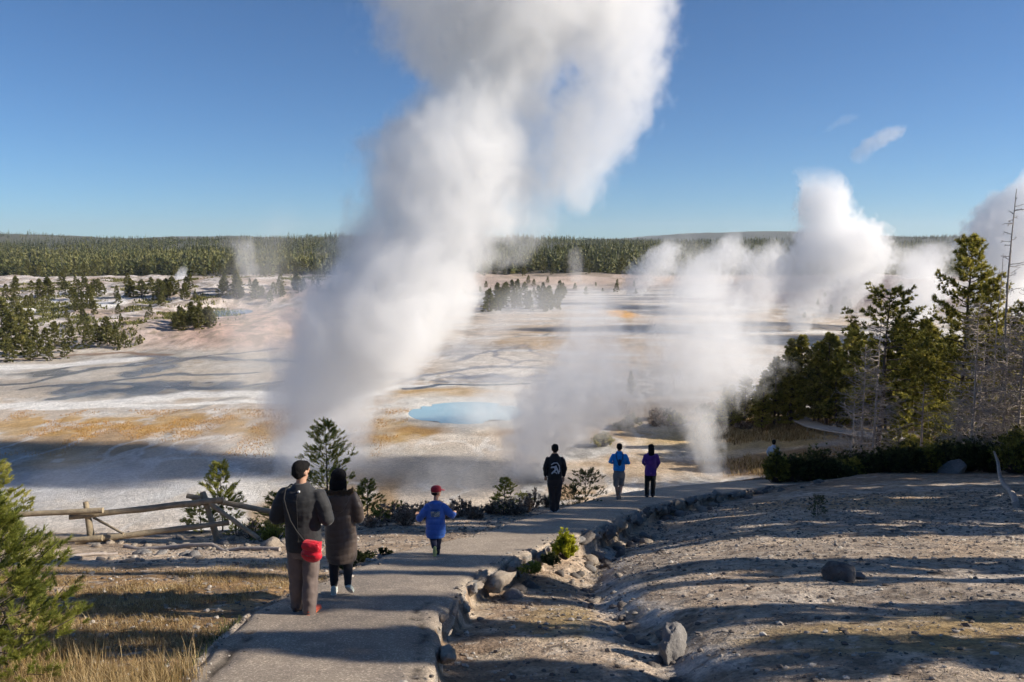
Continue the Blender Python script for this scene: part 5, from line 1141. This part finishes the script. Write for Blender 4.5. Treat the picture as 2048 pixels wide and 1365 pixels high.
# ------------------------------------------------------------------ steam: closed shells filled with scattering vapour
def plume(name, D, keys, dens, label, group=None, cat='steam plume', k=.7, a1=.6, soft=.45, s1=1.0, s2=1.0, yk=0.0, parent=None, seed=0, step=.35, col=(.982,.985,.988), aniso=.0, ky=1.0, det=4, marg=1.0):
    """keys: (v, u, half width in photo pixels, relative density) from the vent upwards, placed at distance D"""
    Z_, X_, R_, B_ = [], [], [], []
    for v, u, hw, b in keys:
        p = atd(u, v, D); fd = D*CP-(p.z-CAMZ)*SP
        Z_.append(p.z); X_.append(p.x); R_.append(hw*fd/FPX); B_.append(b)
    Z_, X_, R_, B_ = map(np.array, (Z_, X_, R_, B_))
    z0, z1 = Z_[0], Z_[-1]; xm, xM = X_.min()-.01, X_.max()+.01; rM = R_.max()
    m = NT(name+'_vapour'); pos = m.n('ShaderNodeNewGeometry').outputs['Position']
    rm = float(np.mean(R_))
    t0 = m.math('DIVIDE', m.math('SUBTRACT', m.n('ShaderNodeSeparateXYZ', {0: pos}).outputs[2], float(z0)), float(z1-z0))
    def curves(t):
        c = m.n('ShaderNodeCombineColor', {0: t, 1: t, 2: t}).outputs[0]
        rc = m.n('ShaderNodeRGBCurve', {'Color': c}); mp = rc.mapping; mp.use_clip = True
        for ci, arr in ((0, (X_-xm)/(xM-xm)), (1, R_/rM), (2, B_)):
            cv = mp.curves[ci]; ts = (Z_-z0)/(z1-z0)
            cv.points[0].location = (ts[0], arr[0]); cv.points[1].location = (ts[-1], arr[-1])
            for a_, b_ in zip(ts[1:-1], arr[1:-1]): cv.points.new(float(a_), float(b_))
        mp.update(); return m.n('ShaderNodeSeparateColor', {0: rc.outputs[0]})
    # the noise is dragged upwards and sheared; big billows first, then small ones
    sp = m.vm('ADD', pos, (seed*13.7, seed*7.1, -seed*3.3))
    spv = m.vm('MULTIPLY', sp, (1, 1, .8))
    n1 = m.noise(spv, s1*.55/rm, 2, .5).outputs[1]
    wv = m.vm('SCALE', m.vm('SUBTRACT', n1, (.5,.5,.5)), scale=a1*rm*2)
    wp = m.vm('ADD', pos, wv)
    ws = m.n('ShaderNodeSeparateXYZ', {0: wp})
    t = m.math('DIVIDE', m.math('SUBTRACT', ws.outputs[2], float(z0)), float(z1-z0), clamp=True)
    cs = curves(t)
    cx = m.math('MULTIPLY_ADD', cs.outputs[0], float(xM-xm), float(xm))
    r = m.math('MAXIMUM', m.math('MULTIPLY', cs.outputs[1], float(rM)), .05)
    cyv = m.math('MULTIPLY_ADD', t, float(yk*(z1-z0)), float(D))
    dx = m.math('SUBTRACT', ws.outputs[0], cx); dy = m.math('DIVIDE', m.math('SUBTRACT', ws.outputs[1], cyv), ky)
    d = m.math('DIVIDE', m.math('SQRT', m.math('ADD', m.math('MULTIPLY', dx, dx), m.math('MULTIPLY', dy, dy))), r)
    n2 = m.noise(m.vm('ADD', spv, m.vm('SCALE', wv, scale=.5)), s2*1.7/rm, det, .6).outputs[0]
    f = m.math('ADD', m.math('SUBTRACT', 1.0, d), m.math('MULTIPLY', m.math('SUBTRACT', n2, .5), k*2))
    f = m.math('DIVIDE', f, soft, clamp=True); f = m.math('MULTIPLY', m.math('MULTIPLY', f, f), m.math('SUBTRACT', 3.0, m.math('MULTIPLY', f, 2.0)))
    t1 = m.math('MULTIPLY', m.math('MULTIPLY', t0, 25.0, clamp=True), m.math('MULTIPLY', m.math('SUBTRACT', 1.0, t0), 6.0, clamp=True)) if keys[-1][3] < .05 else m.math('MULTIPLY', t0, 25.0, clamp=True)
    de = m.math('MULTIPLY', m.math('MULTIPLY', f, cs.outputs[2]), m.math('MULTIPLY', t1, dens))
    pv = m.n('ShaderNodeVolumePrincipled', {'Color': (*col, 1), 'Density': de, 'Anisotropy': aniso})
    m.t.links.new(pv.outputs[0], m.out.inputs['Volume'])
    m.m.cycles.volume_step_rate = step; m.m.cycles.homogeneous_volume = False
    # shell
    nz, na = 28, 26; ts = np.linspace(0, 1, nz); zz = z0+(z1-z0)*ts
    cxs = np.interp(zz, Z_, X_); rs = np.interp(zz, Z_, R_); br = np.interp(zz, Z_, B_)
    mg = (1+.30*k*marg); am = a1*rm*.36*marg
    V = []; an = np.linspace(0, 2*np.pi, na, endpoint=False)
    for i in range(nz):
        rad = rs[i]*mg+am*min(1, rs[i]/rm*1.3)
        if i == 0: rad = rs[i]*1.25
        V.append(np.stack([cxs[i]+rad*np.cos(an), D+yk*(zz[i]-z0)+ky*rad*np.sin(an), np.full(na, zz[i])], -1))
    V = np.concatenate(V); F = []
    for i in range(nz-1):
        for j in range(na): F.append((i*na+j, i*na+(j+1)%na, (i+1)*na+(j+1)%na, (i+1)*na+j))
    b = len(V); V = np.vstack([V, [cxs[0], D, z0], [cxs[-1], D+yk*(z1-z0), z1]])
    F3 = [(b, (j+1)%na, j) for j in range(na)]+[(b+1, (nz-1)*na+j, (nz-1)*na+(j+1)%na) for j in range(na)]
    base = np.array([cxs[0], D, z0]); V = V-base
    o = link(name, mesh_np(name, V, [np.array(F), np.array(F3)], m.m, True), parent)
    o.location = base if parent is None else Vector(base)-parent.location
    if parent is None: tag(o, label, cat, group)
    return o
big = plume('steam_plume', 70, [(965,645,84,.8),(900,646,92,.8),(840,658,112,.85),(760,685,138,.9),(700,730,178,1),(600,780,200,1),(520,828,185,1),(450,862,178,1),(400,868,180,1),(330,885,185,1),(260,900,160,1),(200,950,150,1),(150,990,175,.95),(90,985,240,.9),(0,990,280,.9),(-160,990,300,.8)], .38,
   'largest white steam column rising behind the couple to the top edge of the sky', k=.62, a1=.5, soft=.42, s1=1.3, s2=1.9, det=5)
plume('side_billow', 71, [(440,1165,30,.3),(385,1168,66,.8),(300,1190,95,.8),(220,1212,105,.8),(150,1245,105,1),(70,1255,112,1),(0,1255,118,1),(-160,1240,120,1)], .24, None, parent=big, k=.8, a1=.6, soft=.5, seed=3, s2=1.5)
plume('side_veil', 73, [(540,1010,30,.2),(470,1060,70,.7),(380,1080,95,.9),(300,1095,100,.9),(220,1120,90,.8),(160,1150,70,0)], .2, None, parent=big, k=.7, a1=.6, soft=.7, seed=4, s2=1.4)
plume('steam_plume', 68, [(975,1012,38,.8),(930,1048,75,.9),(880,1092,120,.95),(830,1142,152,1),(780,1162,148,.9),(700,1175,112,.8),(620,1178,72,.7),(570,1170,40,.6),(530,1162,15,0)], .30,
   'grey steam cloud leaning right, just left of the person in a black sweatshirt', k=.95, a1=.75, soft=.55, seed=5, s2=1.9)
plume('steam_plume', 66, [(963,1412,38,1),(920,1402,46,1),(870,1388,62,1),(820,1372,90,.95),(780,1385,125,.9),(720,1408,150,.9),(650,1412,145,.75),(590,1405,115,.6),(530,1385,70,.5),(470,1370,28,.3),(440,1365,8,0)], .28,
   'grey steam cloud widening above a narrow vent right of the person in purple', k=.98, a1=.75, soft=.55, seed=8, s2=1.9)
plume('steam_plume', 185, [(668,1602,24,1),(620,1603,44,.5),(570,1615,72,.35),(520,1655,102,.7),(480,1680,95,1),(440,1660,66,1),(400,1645,52,1),(365,1640,44,.9),(330,1628,22,0)], .24,
   'tall bright white steam cloud towering above the skyline behind the pine stand', k=.95, a1=.62, soft=.18, seed=12, s1=1.8, s2=2.6, det=5, step=.22)
plume('steam_plume', 200, [(640,1655,22,.8),(590,1690,42,.8),(540,1722,56,1),(500,1742,48,1),(475,1748,26,.9),(458,1750,8,0)], .22,
   'shorter white steam cloud bulging right of the tall bright steam cloud', k=.95, a1=.6, soft=.2, seed=14, s1=1.6, s2=2.4, step=.3)
GM = 'low steam clouds along the far right edge of the basin'
for i, (D, kk, dn, lab) in enumerate([
 (270, [(596,1262,14,1),(560,1285,38,.9),(530,1310,46,.9),(500,1335,36,.9),(472,1345,10,0)], .14, 'small bright steam cloud leftmost in the row below the far right hills'),
 (255, [(598,1395,40,1),(560,1408,62,1),(525,1435,66,1),(495,1458,44,1),(468,1470,20,.8),(455,1472,6,0)], .10, 'broad steam cloud in the middle of the row below the far right hills'),
 (235, [(622,1500,40,.8),(570,1515,62,.9),(530,1530,60,1),(500,1545,38,1),(476,1550,14,.6),(466,1550,5,0)], .10, 'broad steam cloud just left of the tall bright steam cloud'),
 (190, [(650,1832,20,1),(612,1836,42,1),(580,1850,62,.6),(540,1835,60,.35),(500,1815,50,.2),(478,1810,30,0)], .3, 'small white steam puff on the grey dome left of the tallest full pine'),
 (300, [(566,1830,22,1),(530,1845,45,.8),(500,1868,45,.5),(475,1880,25,0)], .15, 'thin steam wisp over the dark trees behind the grey dome')]):
    plume('steam_plume', D, kk, dn, lab, GM, k=1.1, a1=.8, soft=.3, seed=20+i, s1=1.5, s2=2.4)
plume('steam_plume', 165, [(640,1990,60,.7),(560,2010,85,1),(500,2020,105,1),(450,2035,105,1),(405,2065,80,1),(360,2085,50,.8),(320,2095,30,0)], .25, 'white steam cloud cut by the right picture edge behind the dead trees', k=.75, a1=.8, soft=.2, seed=31, s2=2.4)
plume('steam_plume', 76, [(905,430,60,.8),(880,440,85,1),(850,445,80,.8),(815,460,60,.3),(780,470,40,0)], .055, 'faint low steam patch left of the largest steam column', k=.5, soft=.9, seed=33)
plume('steam_plume', 110, [(790,520,70,.3),(720,520,110,.9),(640,520,110,1),(560,520,100,.8),(500,530,90,.5),(440,560,70,.25),(390,580,40,0)], .045, 'thin grey steam veil hanging along the left side of the largest column', k=.5, soft=.9, seed=34)
plume('steam_plume', 66, [(1000,600,60,.5),(980,640,120,1),(950,700,120,1),(900,760,80,.5),(860,790,50,0)], .07, 'low drifting steam at the foot of the largest steam column', k=.5, soft=.9, seed=35)
plume('steam_plume', 160, [(735,262,14,1),(720,285,34,1),(705,305,40,.8),(690,330,30,0)], .06, 'small faint steam puff on the grey wet flats at the left', k=.6, soft=.6, seed=36)
plume('steam_plume', 180, [(710,350,14,1),(680,357,18,.8),(650,362,18,.6),(630,368,12,0)], .10, 'narrow faint steam wisp below the little blue pool', k=.6, soft=.6, seed=37)
plume('steam_plume', 330, [(580,352,14,1),(560,358,16,1),(545,364,12,.8),(530,368,8,0)], .30, 'little bright steam puff below the forest at the left', k=.7, soft=.3, seed=38)
plume('steam_plume', 420, [(570,500,22,1),(540,496,26,.8),(510,492,34,.8),(485,482,42,.4),(465,475,30,0)], .05, 'thin steam wisp rising before the forest left of the largest column', k=.7, soft=.6, seed=39)
plume('steam_plume', 380, [(590,1155,16,1),(560,1152,16,.8),(520,1150,20,.8),(488,1156,14,0)], .06, 'thin upright steam wisp before the forest right of the largest column', k=.7, soft=.6, seed=40)
plume('steam_plume', 120, [(720,900,60,.6),(680,960,60,.9),(640,990,50,.6),(600,1010,30,0)], .07, 'thin steam drifting off the right side of the largest column', k=.6, soft=.8, seed=41)
plume('cloud', 400, [(330,1716,9,0),(305,1728,22,.8),(285,1752,30,1),(268,1778,28,1),(248,1797,14,0)], .045, 'small white cloud scrap high in the blue sky at the right', cat='cloud', k=.9, a1=.9, soft=.35, seed=42)
plume('cloud', 400, [(265,1655,12,0),(252,1672,18,.8),(240,1690,20,.8),(226,1705,12,0)], .022, 'fainter of the two small cloud scraps in the blue sky', cat='cloud', k=.9, a1=.9, soft=.5, seed=43)
print('steam', time.time()-T0)

plume('steam_plume', 100, [(800,1500,60,.3),(740,1520,90,.9),(680,1510,90,.9),(620,1480,80,.5),(560,1470,50,0)], .06, 'thin grey steam drifting across the top of the pine stand', k=.7, soft=.6, seed=45)
plume('steam_plume', 150, [(680,1000,60,.5),(640,1080,140,.8),(600,1120,160,.6),(560,1150,90,0)], .035, 'thin mist lying over the braided channels in mid basin', k=.8, soft=.6, seed=46)
plume('steam_plume', 88, [(868,975,70,.8),(835,985,110,1),(795,1005,100,.8),(750,1030,60,.5),(710,1050,25,0)], .11, 'thin mist drifting over the turquoise pool', k=.8, soft=.6, seed=47)

plume('steam_plume', 63, [(1050,150,120,.2),(1015,170,230,.9),(980,200,270,1),(940,240,240,.7),(900,280,150,.3),(870,300,60,0)], .018, 'thin mist over the shaded basin floor behind the rail fence', k=.8, soft=.7, seed=48, ky=.5)
plume('steam_plume', 62, [(1010,890,50,.3),(985,900,110,.9),(950,930,130,.9),(910,950,90,.5),(880,960,40,0)], .06, 'low mist on the basin floor behind the child in blue', k=.8, soft=.7, seed=49, ky=.8)
# ------------------------------------------------------------------ thin air between here and the far hills
hz = NT('haze_air'); pvh = hz.n('ShaderNodeVolumePrincipled', {'Color': (.80,.88,1.0,1), 'Density': .00006, 'Anisotropy': .2}); hz.t.links.new(pvh.outputs[0], hz.out.inputs['Volume']); hz.m.cycles.homogeneous_volume = True
zmin = float(Z.min())-1; zmax = 260.0; ym = 9100.0; xm_ = float(np.abs(X).max())+10
me = mesh_np('haze', [(x, y, z) for x in (-xm_, xm_) for y in (-40, ym) for z in (zmin, zmax)], np.array([(0,1,3,2),(4,6,7,5),(0,4,5,1),(2,3,7,6),(0,2,6,4),(1,5,7,3)]), hz.m)
tag(link('haze', me), 'thin blue air that fades the far hills', kind='stuff')
